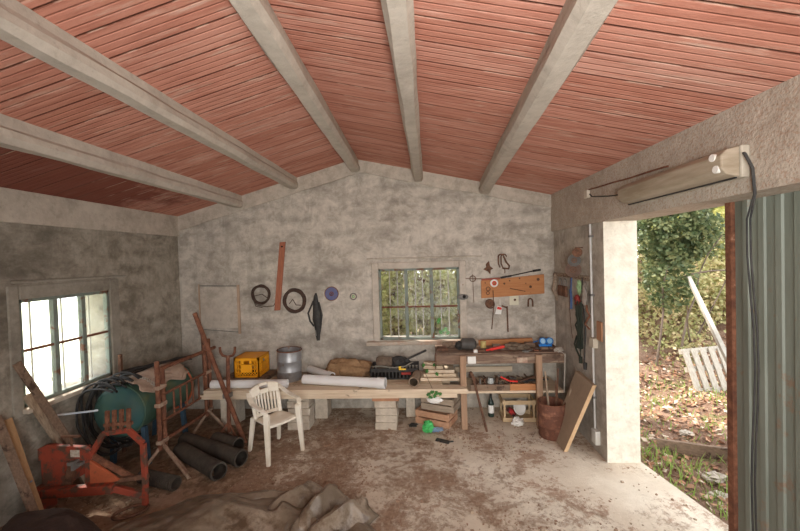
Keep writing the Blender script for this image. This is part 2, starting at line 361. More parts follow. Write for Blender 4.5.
def thing(name, label, cat, loc=(0, 0, 0), group=None, kind=None):
    o = bpy.data.objects.new(name, None); COL.objects.link(o); o.location = loc; o['_o'] = tuple(loc); o.empty_display_size = .1
    return tag(o, label, cat, group, kind)
def struct(o): o['kind'] = 'structure'; return o
def arc(c, r, a0, a1, n, ax=(1, 0, 0), ay=(0, 0, 1)):
    c = Vector(c); ax = Vector(ax); ay = Vector(ay); return [c+ax*math.cos(a0+(a1-a0)*i/(n-1))*r+ay*math.sin(a0+(a1-a0)*i/(n-1))*r for i in range(n)]
def wob(pts, amp, fq, seed=0):
    return [Vector(p)+Vector((noise.noise(Vector(p)*fq+Vector((seed, 0, 0))), noise.noise(Vector(p)*fq+Vector((0, seed+5, 0))), noise.noise(Vector(p)*fq+Vector((0, 0, seed+9)))))*amp for p in pts]
def lerp(a, b, n): a, b = Vector(a), Vector(b); return [a.lerp(b, i/(n-1)) for i in range(n)]

# ================================================================== STRUCTURE
XL, XR, YB, YF = -3.41, 1.74, 5.0, -1.9
RX, RZ = -.87, 3.40
def zc(x): return RZ-.272*(RX-x) if x < RX else RZ-.226*(x-RX)      # underside of the roof boards
ZL, ZR = zc(XL), zc(XR)

# floor slab and the ground round the building
m = MB(); m.prism_y([(XL-.3, -.25), (2.05, -.25), (2.05, 0), (XL-.3, 0)], YF-.3, YB+.3)
m.add([(2.05, -.3, 0), (2.22, -.3, 0), (2.24, 2.6, 0), (2.06, 3.70, 0), (2.05, 3.7, 0), (2.05, -.3, -.25), (2.22, -.3, -.25), (2.24, 2.6, -.25), (2.06, 3.70, -.25), (2.05, 3.7, -.25)],
      [(0, 1, 2, 3, 4), (9, 8, 7, 6, 5), (1, 6, 7, 2), (2, 7, 8, 3), (0, 5, 6, 1), (3, 8, 9, 4)])
struct(m.build('floor', M_FLOOR, origin=(0, 0, 0)))
def gh(x, y):      # outside ground on the door side: uneven, climbing to a bank
    b = max(0, (y-5.35)+(x-4.1)*.35); b = min(b, 4)
    return -.10+.05*noise.noise(Vector((x*1.3, y*1.3, 0)))+.07*noise.noise(Vector((x*4, y*4, 2)))+b*.42+min(.25, max(0, (x-2.2)*.10))
m = MB(); m.grid(lambda u, v: (2.0+u*9, -3+v*14, gh(2.0+u*9, -3+v*14) if u > 0.02 else gh(2.0+u*9, -3+v*14)-.1), 90, 140)
o = struct(m.build('ground', M_GROUND, smooth=True, origin=(4, 4, 0)))
m = MB(); m.grid(lambda u, v: (-3.6-u*26, -6+v*30, -.15+.05*noise.noise(Vector((u*20, v*20, 0)))), 20, 20)
o = struct(m.build('meadow', M_FIELD, smooth=True, origin=(-10, 4, 0)))
m = MB(); m.grid(lambda u, v: (-3.7+u*5.9, 5.2+v*6, -.15+v*1.6), 10, 10)
o = struct(m.build('back_bank', M_GROUND, smooth=True, origin=(0, 7, 0)))

# walls
WY0, WY1, WZ0, WZ1 = 2.92, 3.83, .865, 1.79      # left window opening
m = MB(); T = .3
m.prism_y([(XL-T, 0), (XL, 0), (XL, ZL+.02), (XL-T, ZL-.07)], YF, WY0)
m.prism_y([(XL-T, 0), (XL, 0), (XL, WZ0), (XL-T, WZ0)], WY0, WY1)
m.prism_y([(XL-T, WZ1), (XL, WZ1), (XL, ZL+.02), (XL-T, ZL-.07)], WY0, WY1)
m.prism_y([(XL-T, 0), (XL, 0), (XL, ZL+.02), (XL-T, ZL-.07)], WY1, YB+T)
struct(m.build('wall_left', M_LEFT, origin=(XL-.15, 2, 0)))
BX0, BX1, BZ0, BZ1 = -.60, .49, .93, 1.90        # back window opening
m = MB()
m.prism_y([(XL, 0), (BX0, 0), (BX0, zc(BX0)+.02), (RX, RZ+.02), (XL, ZL+.02)], YB, YB+T)
m.prism_y([(BX1, 0), (XR+.31, 0), (XR+.31, zc(2.05)+.02), (BX1, zc(BX1)+.02)], YB, YB+T)
m.prism_y([(BX0, 0), (BX1, 0), (BX1, BZ0), (BX0, BZ0)], YB, YB+T)
m.prism_y([(BX0, BZ1), (BX1, BZ1), (BX1, zc(BX1)+.02), (BX0, zc(BX0)+.02)], YB, YB+T)
struct(m.build('wall_back', M_BACK, origin=(0, YB+.15, 0)))
DJ = 3.66; DH = 2.335
m = MB(); m.box(XR, 2.05, DJ, YB, 0, DH); m.box(XR, 2.05, YF, .3, 0, DH)
o = m.build('wall_right', [M_RIGHT, M_JAMB], origin=(1.9, 3, 0)); struct(o)
for p in o.data.polygons:
    c = p.center+o.location
    if p.normal.y < -.9 and abs(c.y-DJ) < .01: p.material_index = 1
m = MB(); m.prism_y([(XR-.03, DH), (2.05, DH), (2.05, zc(2.05)+.02), (XR-.03, ZR+.03)], YF, YB)
struct(m.build('trim_1', M_LINTEL, origin=(1.9, 3, 2.3)))        # concrete beam over the doorway
# unseen front wall: header and piers, left pier widened to darken the left side
m = MB(); m.box(XL, -1.0, YF-.3, YF, 0, 2.4); m.box(1.35, 2.05, YF-.3, YF, 0, 2.75)
m.prism_y([(-2.75, 2.4), (1.35, 2.4), (1.35, zc(1.35)), (RX, RZ), (-2.75, zc(-2.75))], YF-.3, YF)
struct(m.build('wall_front', M_BACK, origin=(0, YF, 0)))

# ring beams at the wall heads
m = MB(); m.box(XL, XL+.03, YF, YB, ZL-.27, ZL+.01)
struct(m.build('trim_2', M_RING, bevel=.01, origin=(XL, 2, 2.4), rough=(.012, 3)))
m = MB(); n = 16
def strip(x0, x1, d, k):
    xs = [x0+(x1-x0)*i/k for i in range(k+1)]
    for a, b in zip(xs, xs[1:]):
        wa = d+.025*noise.noise(Vector((a*2, 1, 0))); wb = d+.025*noise.noise(Vector((b*2, 1, 0)))
        m.hexa([(a, YB-.025, zc(a)-wa), (b, YB-.025, zc(b)-wb), (b, YB+.01, zc(b)-wb), (a, YB+.01, zc(a)-wa), (a, YB-.025, zc(a)), (b, YB-.025, zc(b)), (b, YB+.01, zc(b)), (a, YB+.01, zc(a))])
strip(XL+.03, RX, .2, 20); strip(RX, XR-.03, .17, 20)
struct(m.build('trim_3', M_RING, origin=(0, YB, 2.6)))

# roof boards
m = MB(); XO = 2.35
m.prism_y([(XL-.5, zc(XL-.5)), (RX, RZ), (XO, zc(XO)), (XO, zc(XO)+.09), (RX, RZ+.09), (XL-.5, zc(XL-.5)+.09)], YF-.4, YB+.6)
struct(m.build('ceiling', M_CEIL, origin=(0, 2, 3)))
# five concrete roof beams running to the gable
for i, (bx, w, dp, fan) in enumerate(((-2.50, .13, .155, 0), (-1.72, .13, .14, 0), (RX, .14, .18, .09), (-.02, .125, .155, -.055), (.85, .15, .15, -.19))):
    zt = zc(bx)+.02; m = MB(); zb = zc(bx)-dp
    prof = [(bx-w*.32, zb), (bx+w*.32, zb), (bx+w*.5, zb+.035), (bx+w*.5, zb+.075), (bx+w*.36, zb+.10), (bx+w*.36, zt), (bx-w*.36, zt), (bx-w*.36, zb+.10), (bx-w*.5, zb+.075), (bx-w*.5, zb+.035)]
    NS = 60
    for k in range(NS):
        ya, yb = YF+(YB+.05-YF)*k/NS, YF+(YB+.05-YF)*(k+1)/NS
        def off(y, j): return Vector((fan*(5-y)/3.5, 0, -fan*(5-y)/3.5*(.226 if bx > RX else 0)))+Vector((noise.noise(Vector((y*2.2, j*1.7, i*5))), 0, noise.noise(Vector((y*2.2, j*1.7, i*5+3)))))*.010
        va = [Vector((x, ya, z))+off(ya, j) for j, (x, z) in enumerate(prof)]; vb = [Vector((x, yb, z))+off(yb, j) for j, (x, z) in enumerate(prof)]
        L_ = len(prof); m.add(va+vb, [(j, (j+1) % L_, (j+1) % L_+L_, j+L_)[::-1] for j in range(L_)])
    struct(m.build(f'trim_{4+i}', M_BEAM, origin=(bx, 1.5, zb)))

# plaster surrounds and ledges of the windows
m = MB()
for a in ((BX0-.09, BX0, BZ0-.03, BZ1+.09), (BX1, BX1+.09, BZ0-.03, BZ1+.09), (BX0, BX1, BZ1, BZ1+.09)): m.box(a[0], a[1], YB-.022, YB+.01, a[2], a[3])
struct(m.build('trim_9', M_TRIM, bevel=.012, origin=(0, YB, 1)))
m = MB(); m.box(XL-.01, XL+.010, WY0-.09, WY0, WZ0-.06, WZ1+.12); m.box(XL-.01, XL+.010, WY1, WY1+.12, WZ0-.06, WZ1+.12); m.box(XL-.01, XL+.010, WY0, WY1, WZ1, WZ1+.12)
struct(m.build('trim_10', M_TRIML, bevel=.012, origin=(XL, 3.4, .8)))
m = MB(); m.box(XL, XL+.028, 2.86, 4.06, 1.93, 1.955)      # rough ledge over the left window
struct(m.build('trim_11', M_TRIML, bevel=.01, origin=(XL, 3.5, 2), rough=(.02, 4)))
m = MB(); m.box(-.75, .80, YB-.02, YB+.01, 2.03, 2.05)
struct(m.build('trim_12', M_RING, bevel=.008, origin=(0, YB, 2), rough=(.02, 4)))
m = MB(); m.box(-.78, .72, YB-.075, YB+.06, BZ0-.055, BZ0-.003)
struct(m.build('trim_13', mat('worn brick sill', (.48, .41, .33), (.44, .27, .19), scale=7, lo=.45, hi=.75, bump=.6), bevel=.01, origin=(0, YB, .9), rough=(.02, 9)))
m = MB(); m.box(XL-.14, XL+.06, WY0-.02, WY1+.02, WZ0-.045, WZ0-.002)
struct(m.build('trim_14', mat('pale stone sill', (.62, .56, .46), (.5, .42, .33), scale=9, bump=.5), bevel=.01, origin=(XL, 3.4, .8)))

# windows --------------------------------------------------------------
def window(idx, to, x0, x1, z0, z1, hr):      # to(u, d, z) maps along / outward / height
    root = thing(f'window_{idx}', None, None, to((x0+x1)/2, 0, z0)); root['kind'] = 'structure'
    def b(mb, u0, u1, d0, d1, a, c):
        p = [to(u0, d0, a), to(u1, d0, a), to(u1, d1, a), to(u0, d1, a), to(u0, d0, c), to(u1, d0, c), to(u1, d1, c), to(u0, d1, c)]; mb.hexa(p)
    f = MB(); t = .03
    b(f, x0, x0+t, .03, .075, z0, z1); b(f, x1-t, x1, .03, .075, z0, z1); b(f, x0, x1, .03, .075, z1-t, z1); b(f, x0, x1, .03, .075, z0, z0+t)
    f.build('window_frame', FRAMEG, root, bevel=.003)
    w = (x1-x0-2*t)/3
    for k in (1, 2):
        q = MB(); c = x0+t+w*k; b(q, c-.022, c+.022, .022, .07, z0+t, z1-t); q.build('mullion', FRAMEG, root, bevel=.003)
    zm = z0+(z1-z0)*hr
    for k in range(3):
        a = x0+t+w*k+(.022 if k else 0); c = x0+t+w*(k+1)-(.022 if k < 2 else 0)
        q = MB(); b(q, a, c, .03, .06, zm-.011, zm+.011); q.build('glazing_bar', RUST, root, bevel=.002)
        for za, zb in ((z0+t, zm-.011), (zm+.011, z1-t)):
            g = MB(); b(g, a, c, .045, .049, za, zb); g.build('glass_pane', M_GLASS, root)
        for j in (1, 2):
            q = MB(); u = a+(c-a)*j/3; q.tube([to(u, .16, z0-.02), to(u, .16, z1+.02)], .0085, 6); q.build('grille_bar', GRILLE, root)
    return root
w1 = window(1, lambda u, d, z: (XL+.022-d, u, z), WY0, WY1, WZ0, WZ1, .52)
w2 = window(2, lambda u, d, z: (u, YB-.01+d, z), BX0, BX1, BZ0, BZ1, .46)
q = MB(); q.box(-.26, -.235, YB+.035, YB+.05, 1.74, 1.82); q.build('window_catch', WHITE, w2)

# sliding door of green corrugated sheet, half drawn across the opening -----
door = thing('door_1', None, None, (1.96, 1.7, 0)); door['kind'] = 'structure'
CORR = mat('grey green corrugated sheet', (.225, .25, .21), (.175, .195, .16), scale=3, rough=.5, spots=(.23, .17, .12), spot_scale=4, spot_at=.57, bump=.08, stretch=(4, 4, .6))
m = MB(); pts = []; y = 2.445; k = 0
while y > -.3:
    for dy, dx in ((0, 0), (.055, 0), (.063, .009), (.097, .009), (.105, 0)): pts.append((y-dy, 1.965-dx))
    y -= .105
V = []; 
for yy, xx in pts: V += [(xx, yy, .03), (xx, yy, 2.44)]
m.add(V, [(2*i, 2*i+2, 2*i+3, 2*i+1) for i in range(len(pts)-1)])
m.build('corrugated_panel', CORR, door, solid=.003)
m = MB(); m.box(1.94, 1.985, 2.445, 2.495, 0.02, 2.44); m.build('edge_post', RUST, door, bevel=.004)

# ================================================================== LIGHT FIXTURE, PIPES, CABLE
fx = thing('fluorescent_light_fixture', 'dusty two-tube fluorescent light fixture mounted along the beam over the doorway', 'light fixture', (1.68, 2.72, 2.56))
LF = [(3.30, 2.565), (2.10, 2.50)]
ya, yb = 3.09, 2.03; zl = 2.50
def lf(x0, x1, z0, z1, a=ya, b=yb, zz=zl): return [(x0, a, zz+z0), (x1, a, zz+z0), (x1, b, zz+z0), (x0, b, zz+z0), (x0, a, zz+z1), (x1, a, zz+z1), (x1, b, zz+z1), (x0, b, zz+z1)]
m = MB(); m.hexa(lf(1.665, 1.71, -.085, .085)); m.build('housing', mat('aged grey plastic', (.50, .46, .38), (.38, .34, .27), scale=6, rough=.6), fx, bevel=.008)
M_DIFF = mat('yellowed diffuser', (.56, .48, .37), (.36, .29, .20), scale=4, rough=.35, stretch=(1, .5, 4), trans=.25)
m = MB(); poly = [(1.664, zl-.08), (1.60, zl-.066), (1.57, zl-.036), (1.57, zl+.036), (1.60, zl+.066), (1.664, zl+.08)]
m.prism_y(poly, yb+.005, ya-.03); dif = m.build('diffuser', M_DIFF, fx, bevel=.008)
for dz in (-.033, .033):
    m = MB(); yc = yb+(.062 if dz > 0 else .040); m.tube([(1.592, yc, zl+dz), (1.564, yc, zl+dz)], .020, 14); m.build('tube_end_cap', WHITE, dif)
for dy in (.25, .6, .95):
    m = MB(); m.box(1.64, 1.672, yb+dy-.012, yb+dy+.012, zl+.062, zl+.082); m.build('clip', GREYM, fx)
m = MB(); m.box(1.655, 1.668, yb+.03, ya-.02, zl-.086, zl-.074); m.build('rubber_seal', BLACK, fx)

cd = thing('conduit_pipe', 'thin grey conduit pipe running down the right wall with white junction boxes', 'conduit', (1.725, 3.88, .1))
m = MB(); m.tube([(1.722, 3.90, 2.64), (1.722, 3.885, 1.2), (1.722, 3.87, .14)], .011, 8); m.build('pipe', mat('grey conduit', (.62, .62, .60), (.5, .49, .46), rough=.5), cd, smooth=True)
m = MB(); m.box(1.68, 1.739, 3.855, 3.935, 2.60, 2.68); m.build('junction_box', mat('beige box plastic', (.60, .55, .45), (.5, .44, .34), rough=.6), cd, bevel=.006)
m = MB(); m.box(1.69, 1.739, 3.80, 3.90, 1.08, 1.18); m.build('junction_box', mat('beige box plastic', (1, 1, 1)), cd, bevel=.006)
m = MB(); m.box(1.69, 1.739, 3.79, 3.89, .10, .24); b_ = m.build('junction_box', mat('white box plastic', (.70, .69, .65), (.58, .56, .5), rough=.6), cd, bevel=.006); b_['label'] = 'white junction box'
for z in (.55, 1.6, 2.2):
    m = MB(); m.box(1.705, 1.739, 3.86, 3.905, z, z+.02); m.build('pipe_clip', GREYM, cd)
m = MB(); m.tube(wob(lerp((1.70, 3.87, 2.68), (1.70, 2.65, 2.62), 14), .012, 3), .007, 6)
tag(m.build('steel_rod', RUST, smooth=True), 'thin rusty rod fixed above the long light fixture', 'rod')
m = MB(); m.tube([(1.70, 3.84, 2.63), (1.66, 3.7, 2.585), (1.66, 3.4, 2.54), (1.675, 3.10, 2.51)], .006, 6)
tag(m.build('electric_cable', BLACK, smooth=True), 'short black cable feeding the far end of the light fixture', 'cable')
P = [(1.68, 2.03, 2.54), (1.66, 2.0, 2.53), (1.685, 1.985, 2.45), (1.695, 1.985, 2.32)]+[(1.75+.012*math.sin(z*5), 2.06+.014*math.sin(z*4), z) for z in (2.2, 2.0, 1.8, 1.6, 1.4, 1.2, 1.0, .8, .6, .4, .2, .02)]
cb = thing('hanging_cable', 'pair of black cables hanging down in front of the green corrugated door', 'cable', (1.75, 2.09, 0))
for k in (0, 1):
    m = MB(); m.tube([Vector(p)+Vector((-.004*k, .016*k*(1 if i > 3 else .2), 0)) for i, p in enumerate(P)], .0048, 6); m.build('cable_strand', BLACK, cb, smooth=True)

# ================================================================== LEFT CORNER
# pressure tank ---------------------------------------------------------
TX, TZ, TR, TY0, TY1 = -3.06, .595, .252, 3.50, 4.30
TANK = mat('tank paint', (.07, .14, .09), (.13, .16, .08), (.075, .14, .105), scale=3, rough=.45, spots=(.16, .10, .05), spot_scale=6, spot_at=.64)
TANKB = mat('tank end paint', (.04, .115, .125), (.07, .14, .10), scale=3, rough=.45, spots=(.10, .12, .08), spot_scale=6, spot_at=.64)
tk = thing('pressure_tank', 'large green steel tank lying on its side on the left', 'tank', (TX, 3.9, 0))
L1 = TY1-TY0
m = MB(); m.lathe([(TR, 0), (TR, L1)], (TX, TY0, TZ), (0, 1, 0), 40); m.build('tank_body', TANK, tk, smooth=True)
def dome(y, s_):
    m = MB(); m.lathe([(TR*math.cos(a), s_*.13*math.sin(a)) for a in [i*PI/2/8 for i in range(9)]], (TX, y, TZ), (0, 1, 0), 40); return m
q = dome(TY0, -1).build('tank_end', TANKB, tk, smooth=True); q['label'] = 'blue-green domed end'
dome(TY1, 1).build('tank_end', TANK, tk, smooth=True)
m = MB(); m.torus((TX, TY0+.01, TZ), (0, 1, 0), TR+.003, .007, 40, 6); m.build('weld_seam', TANK, tk, smooth=True)
BLUEL = mat('blue leg paint', (.05, .10, .15), (.04, .07, .10), scale=8)
for sx in (-.16, .16):
    for yy in (3.60, 4.2):
        m = MB(); m.bar((TX+sx*1.2, yy, 0), (TX+sx, yy, .40), .045, .045); m.build('leg', BLUEL, tk, bevel=.004)
m = MB(); m.tube([(TX-.13, TY0-.09, TZ+.05), (-3.38, 3.17, .70)], .010, 8); m.build('valve_rod', mat('pale blue pipe', (.55, .66, .75), (.7, .7, .68), rough=.4), tk, smooth=True)
# orange hoop round the far end of the tank
m = MB(); m.torus((TX, 4.24, TZ), (0, 1, 0), TR+.022, .012, 40, 6); m.build('hoop', ORANGEP, tk, smooth=True)

m = MB()
def drape(u, v):
    a = -.75+1.75*u; y = 3.54+.70*v; r = TR+.016+.014*(1+noise.noise(Vector((a*5, y*9, 2))))+(.02*abs(noise.noise(Vector((a*9, y*5, 0)))))
    if u < .04 or u > .96: y += .05*noise.noise(Vector((v*9, 1, 1)))
    a += .28*noise.noise(Vector((y*5, 3, u)))*(1 if u > .5 else .3)
    return (TX+math.sin(a)*r, y+.05*noise.noise(Vector((a*3, 7, 7))), TZ+math.cos(a)*r)
m.grid(drape, 34, 34); tag(m.build('draped_cloth', CLOTH, smooth=True, solid=.006), 'crumpled pinkish-beige cloth draped over the top of the green tank', 'cloth')
m = MB(); pts = [(TX+math.sin(a)*(TR+.035), 3.68+.10*a*.3, TZ+math.cos(a)*(TR+.035)) for a in [-.6+i*.2 for i in range(11)]]
pts += [(TX+TR+.045, 3.72, .5), (TX+TR+.05, 3.70, .36), (TX+TR+.05, 3.68, .22)]
sp = []
for i in range(len(pts)-1): sp += lerp(pts[i], pts[i+1], 5)[:-1]
for k in range(3): m.tube([p+Vector((.008*math.sin(i*1.2+k*2.1), .020*math.cos(i*1.2+k*2.1), 0)) for i, p in enumerate(sp)], .009, 6)
tag(m.build('rope', ROPE, smooth=True), 'pale twisted rope slung over the green tank', 'rope')
# coil of black hose behind the near end of the tank
m = MB()
for k in range(11):
    c = Vector((-3.07, 3.30+.035*k, .60)); pts = []
    for i in range(26):
        a = math.radians(62+(300-62)*i/25); rr = .295+.030*math.sin(k*2.2)+.012*math.sin(a*3+k)
        p = c+Vector((math.cos(a)*rr, -math.cos(a)*.05, math.sin(a)*rr*1.08)); pts.append(p)
    pts = wob(pts, .025, 4, k)
    for p in pts: p.x = max(p.x, XL+.045+.01*(k % 3))
    m.tube(pts, .0115, 6)
for k in range(5):
    m.tube(wob([(-3.24, 3.75, .90), (-3.17, 3.9, .90+.008*k), (-3.10, 4.1, .905), (-3.0, 4.3, .90), (-2.95, 4.5, .86)], .05, 4, k*3), .010, 6)
tag(m.build('hose_coil', BLACK, smooth=True), 'tangled coil of black hose behind the green tank, below the left window', 'hose')
m = MB(); m.bar((-3.34, 3.85, .0), (-3.34, 3.85, 1.08), .03, .03)
tag(m.build('steel_stake', RUSTD), 'dark upright stake standing behind the tank by the left window', 'stake')
m = MB(); m.bar((-3.05, 4.93, .0), (-3.07, 4.93, 1.12), .03, .03)
tag(m.build('steel_stake', RUSTD), 'dark upright stake in the far left corner behind the tank', 'stake')

# rusty trestle gate -----------------------------------------------------
GX = -2.72
gate = thing('steel_trestle', 'rusty steel trestle frame with rails and barred side beside the green tank', 'trestle', (GX, 4.0, 0))
def tb(name, a, b, r=.018, mt=RUST, par=gate):
    m = MB(); m.tube([a, b], r, 8); return m.build(name, mt, par, smooth=True)
GP = [(3.58, 1.07), (3.655, .99), (4.40, 1.05), (4.49, 1.10)]
posts = [tb('post', (GX, y0, .16), (GX, y0, top), .023) for y0, top in GP]
tb('top_rail', (GX, 3.62, .98), (GX, 4.62, .96), .022); tb('rail', (GX+.01, 3.60, .71), (GX+.01, 4.50, .70), .015)
tb('rail', (GX+.01, 3.60, .24), (GX+.01, 4.50, .205), .020); tb('rail', (GX+.01, 3.60, .44), (GX+.01, 4.50, .43), .013)
for k in range(6): tb('upright_bar', (GX+.01, 3.80+.11*k, .44), (GX+.01, 3.80+.11*k, .71), .010)
FEET = mat('pale rusty steel', (.46, .36, .27), (.27, .16, .11), scale=14, rough=.85)
for y0 in (3.615, 4.44):
    for dx, dy in ((.46, -.28), (.40, -.20), (-.06, -.27)):
        tb('foot', (GX, y0, .21), (GX+dx, y0+dy, .014), .016, FEET)
for (y0, zz), p_ in zip(((3.615, .62), (3.615, .80), (3.615, .24), (4.445, .70), (4.445, .22)), (posts[0], posts[1], posts[1], posts[2], posts[3])):
    m = MB(); m.box(GX-.03, GX+.03, y0-.06, y0+.06, zz-.02, zz+.02); m.build('clamp', FEET, p_, bevel=.006)
m = MB(); m.tube([(-2.645, 4.12, 1.48), (-2.40, 4.08, .86), (-2.04, 4.00, .02)], .026, 10)
tag(m.build('leaning_pole', RUST, smooth=True), 'long rusty pole leaning diagonally against the trestle frame', 'pole')
fk = thing('forked_prop', 'rusty scaffold prop with a U-shaped fork on top beside the leaning pole', 'prop', (-2.30, 4.10, 0))
m = MB(); m.tube([(-2.28, 4.10, .10), (-2.27, 4.12, .96)], .021, 10); m.build('tube', RUST, fk, smooth=True)
m = MB(); m.tube([(-2.36, 4.12, 1.08), (-2.355, 4.12, 1.02), (-2.33, 4.12, .98), (-2.27, 4.12, .965), (-2.21, 4.12, .98), (-2.185, 4.12, 1.02), (-2.18, 4.12, 1.08)], .015, 8); m.build('fork', RUST, fk, smooth=True)
for dx, dy in ((.14, -.06), (-.14, -.06), (0, .13)):
    m = MB(); m.tube([(-2.28, 4.10, .22), (-2.28+dx, 4.10+dy, .012)], .012, 6); m.build('foot', RUST, fk, smooth=True)
m = MB(); m.box(-2.32, -2.24, 4.06, 4.15, .50, .55); m.build('clamp', GREYM, fk, bevel=.006)

# black pipes on the floor ---------------------------------------------------
def bigpipe(a, b, r, label, mt=PIPEB, wall=.010, g='dark plastic pipes on the floor'):
    t = thing('drain_pipe', label, 'pipe', a, g)
    m = MB(); m.pipe(a, b, r, wall, 28); pw = m.build('pipe_wall', mt, t, smooth=True)
    d = (Vector(b)-Vector(a)).normalized(); m = MB(); m.pipe(Vector(b)-d*.05, Vector(b)+d*.001, r+.006, .006+wall, 28); m.build('rim', mt, pw, smooth=True)
    return t
bigpipe((-2.62, 3.74, .083), (-1.97, 3.34, .083), .078, 'dark plastic pipe on the floor, nearest of the three to the camera')
bigpipe((-2.72, 3.96, .083), (-1.87, 3.57, .083), .078, 'longest dark plastic pipe on the floor, middle of the three')
bigpipe((-2.36, 3.96, .085), (-2.03, 3.82, .085), .078, 'short dark plastic pipe on the floor, farthest of the three')
m = MB(); m.pipe((-2.70, 3.30, .065), (-2.28, 3.18, .065), .055, .006, 20)
for k in range(16):
    c = Vector((-2.70, 3.30, .065)).lerp(Vector((-2.28, 3.18, .065)), (k+.5)/16); m.torus(c, (.4, -.14, 0), .058, .006, 20, 5)
tag(m.build('ribbed_pipe', PIPEB, smooth=True), 'short ribbed grey pipe lying under the trestle feet', 'pipe')

# red farm implement -----------------------------------------------------------
im = thing('farm_implement', 'red-painted steel farm implement with hexagonal hoop and tines on the left', 'farm implement', (-2.85, 2.95, 0))
IY = 2.93
def ip(name, pts, w, h, y=IY, mt=REDP, par=im):
    m = MB()
    for a, b in zip(pts, pts[1:]): m.bar((a[0], y, a[1]), (b[0], y, b[1]), w, h, up=(0, 1, 0))
    return m.build(name, mt, par, bevel=.004)
hexp = [(-2.87, .20), (-2.865, .42), (-2.72, .645), (-2.50, .675), (-2.375, .56), (-2.37, .26), (-2.38, .04)]
hoop = ip('hoop', hexp, .042, .032); 
TINE = []
for k in range(4):
    x = -2.685+k*.063; m = MB(); m.bar((x, IY, .66), (x+.008, IY, .855-.006*(3-k)), .030, .022); m.build('tine', RUST, hoop, bevel=.003)
m = MB(); m.bar((-2.71, IY, .715), (-2.46, IY, .735), .02, .025); m.build('tine_rail', RUST, hoop)
m = MB(); m.prism_y([(-3.30, .42), (-2.86, .40), (-2.82, .44), (-2.83, .50), (-2.90, .535), (-3.22, .555), (-3.30, .52)], IY-.02, IY+.02); plate = m.build('side_plate', REDP, im, bevel=.004)
m = MB(); m.prism_y([(-3.29, .19), (-3.08, .19), (-3.08, .42), (-3.29, .42)], IY-.01, IY+.26); m.build('gear_box', REDP, im, bevel=.01)
m = MB(); m.prism_y([(-2.87, .16), (-2.60, .25), (-2.87, .44)], IY-.012, IY+.015); m.build('gusset_plate', ORANGEP, im, bevel=.003)
m = MB(); m.bar((-3.30, IY-.06, .165), (-2.62, IY-.03, .20), .06, .075); m.build('lower_bar', REDP, im, bevel=.006)
m = MB(); m.bar((-2.63, IY-.03, .20), (-2.47, IY+.08, .07), .05, .05); m.build('lower_bar', REDP, im, bevel=.006)
m = MB(); m.box(-3.31, -3.22, IY-.10, IY+.06, .0, .21); m.build('end_block', REDP, im, bevel=.01)
m = MB(); m.bar((-2.84, IY, .46), (-2.55, IY+.08, .22), .03, .04); m.build('brace', RUST, im, bevel=.003)
m = MB(); m.bar((-2.88, IY, .22), (-2.38, IY+.05, .25), .03, .035); m.build('brace', RUSTD, im, bevel=.003)
m = MB(); m.bar((-3.06, IY, .20), (-3.0, IY, .42), .03, .06); m.build('brace', RUSTD, im, bevel=.003)
m = MB(); m.tube([(-3.01, IY, .54), (-3.01, IY, .615)], .010, 6); m.tube([(-3.09, IY, .618), (-2.93, IY, .622)], .012, 8); m.build('screw_handle', RUSTD, im)
m = MB(); m.box(-3.00, -2.92, IY-.024, IY-.020, .455, .515); q = m.build('sticker', mat('worn sticker', (.66, .62, .52), (.42, .30, .22), scale=40), plate); q['label'] = 'worn whitish sticker'
m = MB(); m.box(-3.0, -2.88, IY-.06, IY-.02, .40, .425); m.box(-2.945, -2.925, IY-.08, IY-.02, .37, .44); m.build('bolt', GREYM, plate)
m = MB(); m.torus((-2.45, 2.86, .03), (0, .1, 1), .12, .013, 28, 6, .7); m.build('handle_loop', RUSTD, im, smooth=True)

# boards leaning in the near left corner
def board8(a, b, w, t, wd=(0, 1, 0)):
    m = MB(); m.bar(a, b, w, t, up=Vector(wd).cross((Vector(b)-Vector(a)).normalized())); return m
for (a, b, w, t, mt, lb) in (
    ((-3.13, 3.27, .012), (-3.385, 2.86, 1.27), .065, .02, WOODD, 'dark plank leaning on the left wall at the window corner'),
    ((-3.16, 3.22, .012), (-3.385, 2.92, .98), .05, .03, WOODGV, 'narrow pale batten leaning on the left wall behind the red implement'),
    ((-3.10, 2.74, .012), (-3.385, 2.76, .84), .07, .03, mat('honey brown board', (.46, .28, .14), (.34, .20, .10), scale=5, stretch=(9, 9, .5)), 'honey-brown board leaning on the left wall in the near corner'),
    ((-3.02, 2.66, .012), (-3.37, 2.68, .90), .06, .025, WOODD, 'dark board at the left edge, nearest of those leaning on the wall')):
    tag(board8(a, b, w, t).build('leaning_board', mt, bevel=.003), lb, 'board', 'boards leaning in the left corner')
m = MB(); m.bar((-3.18, 2.76, .02), (-3.22, 2.76, .34), .05, .02)
tag(m.build('painted_batten', mat('faded blue paint', (.20, .27, .34), (.14, .18, .22), scale=8)), 'faded blue batten among the boards in the left corner', 'batten')
m = MB(); m.blob((-2.63, 2.33, .0), .44, .27, .36, .10, 2, 3, 28, 18, flat=0); 
tag(m.build('feed_sack', mat('dark brown sack', (.055, .032, .024), (.035, .022, .018), scale=12, rough=.9, bump=.4), smooth=True), 'dark brown full sack at the bottom left corner', 'sack')

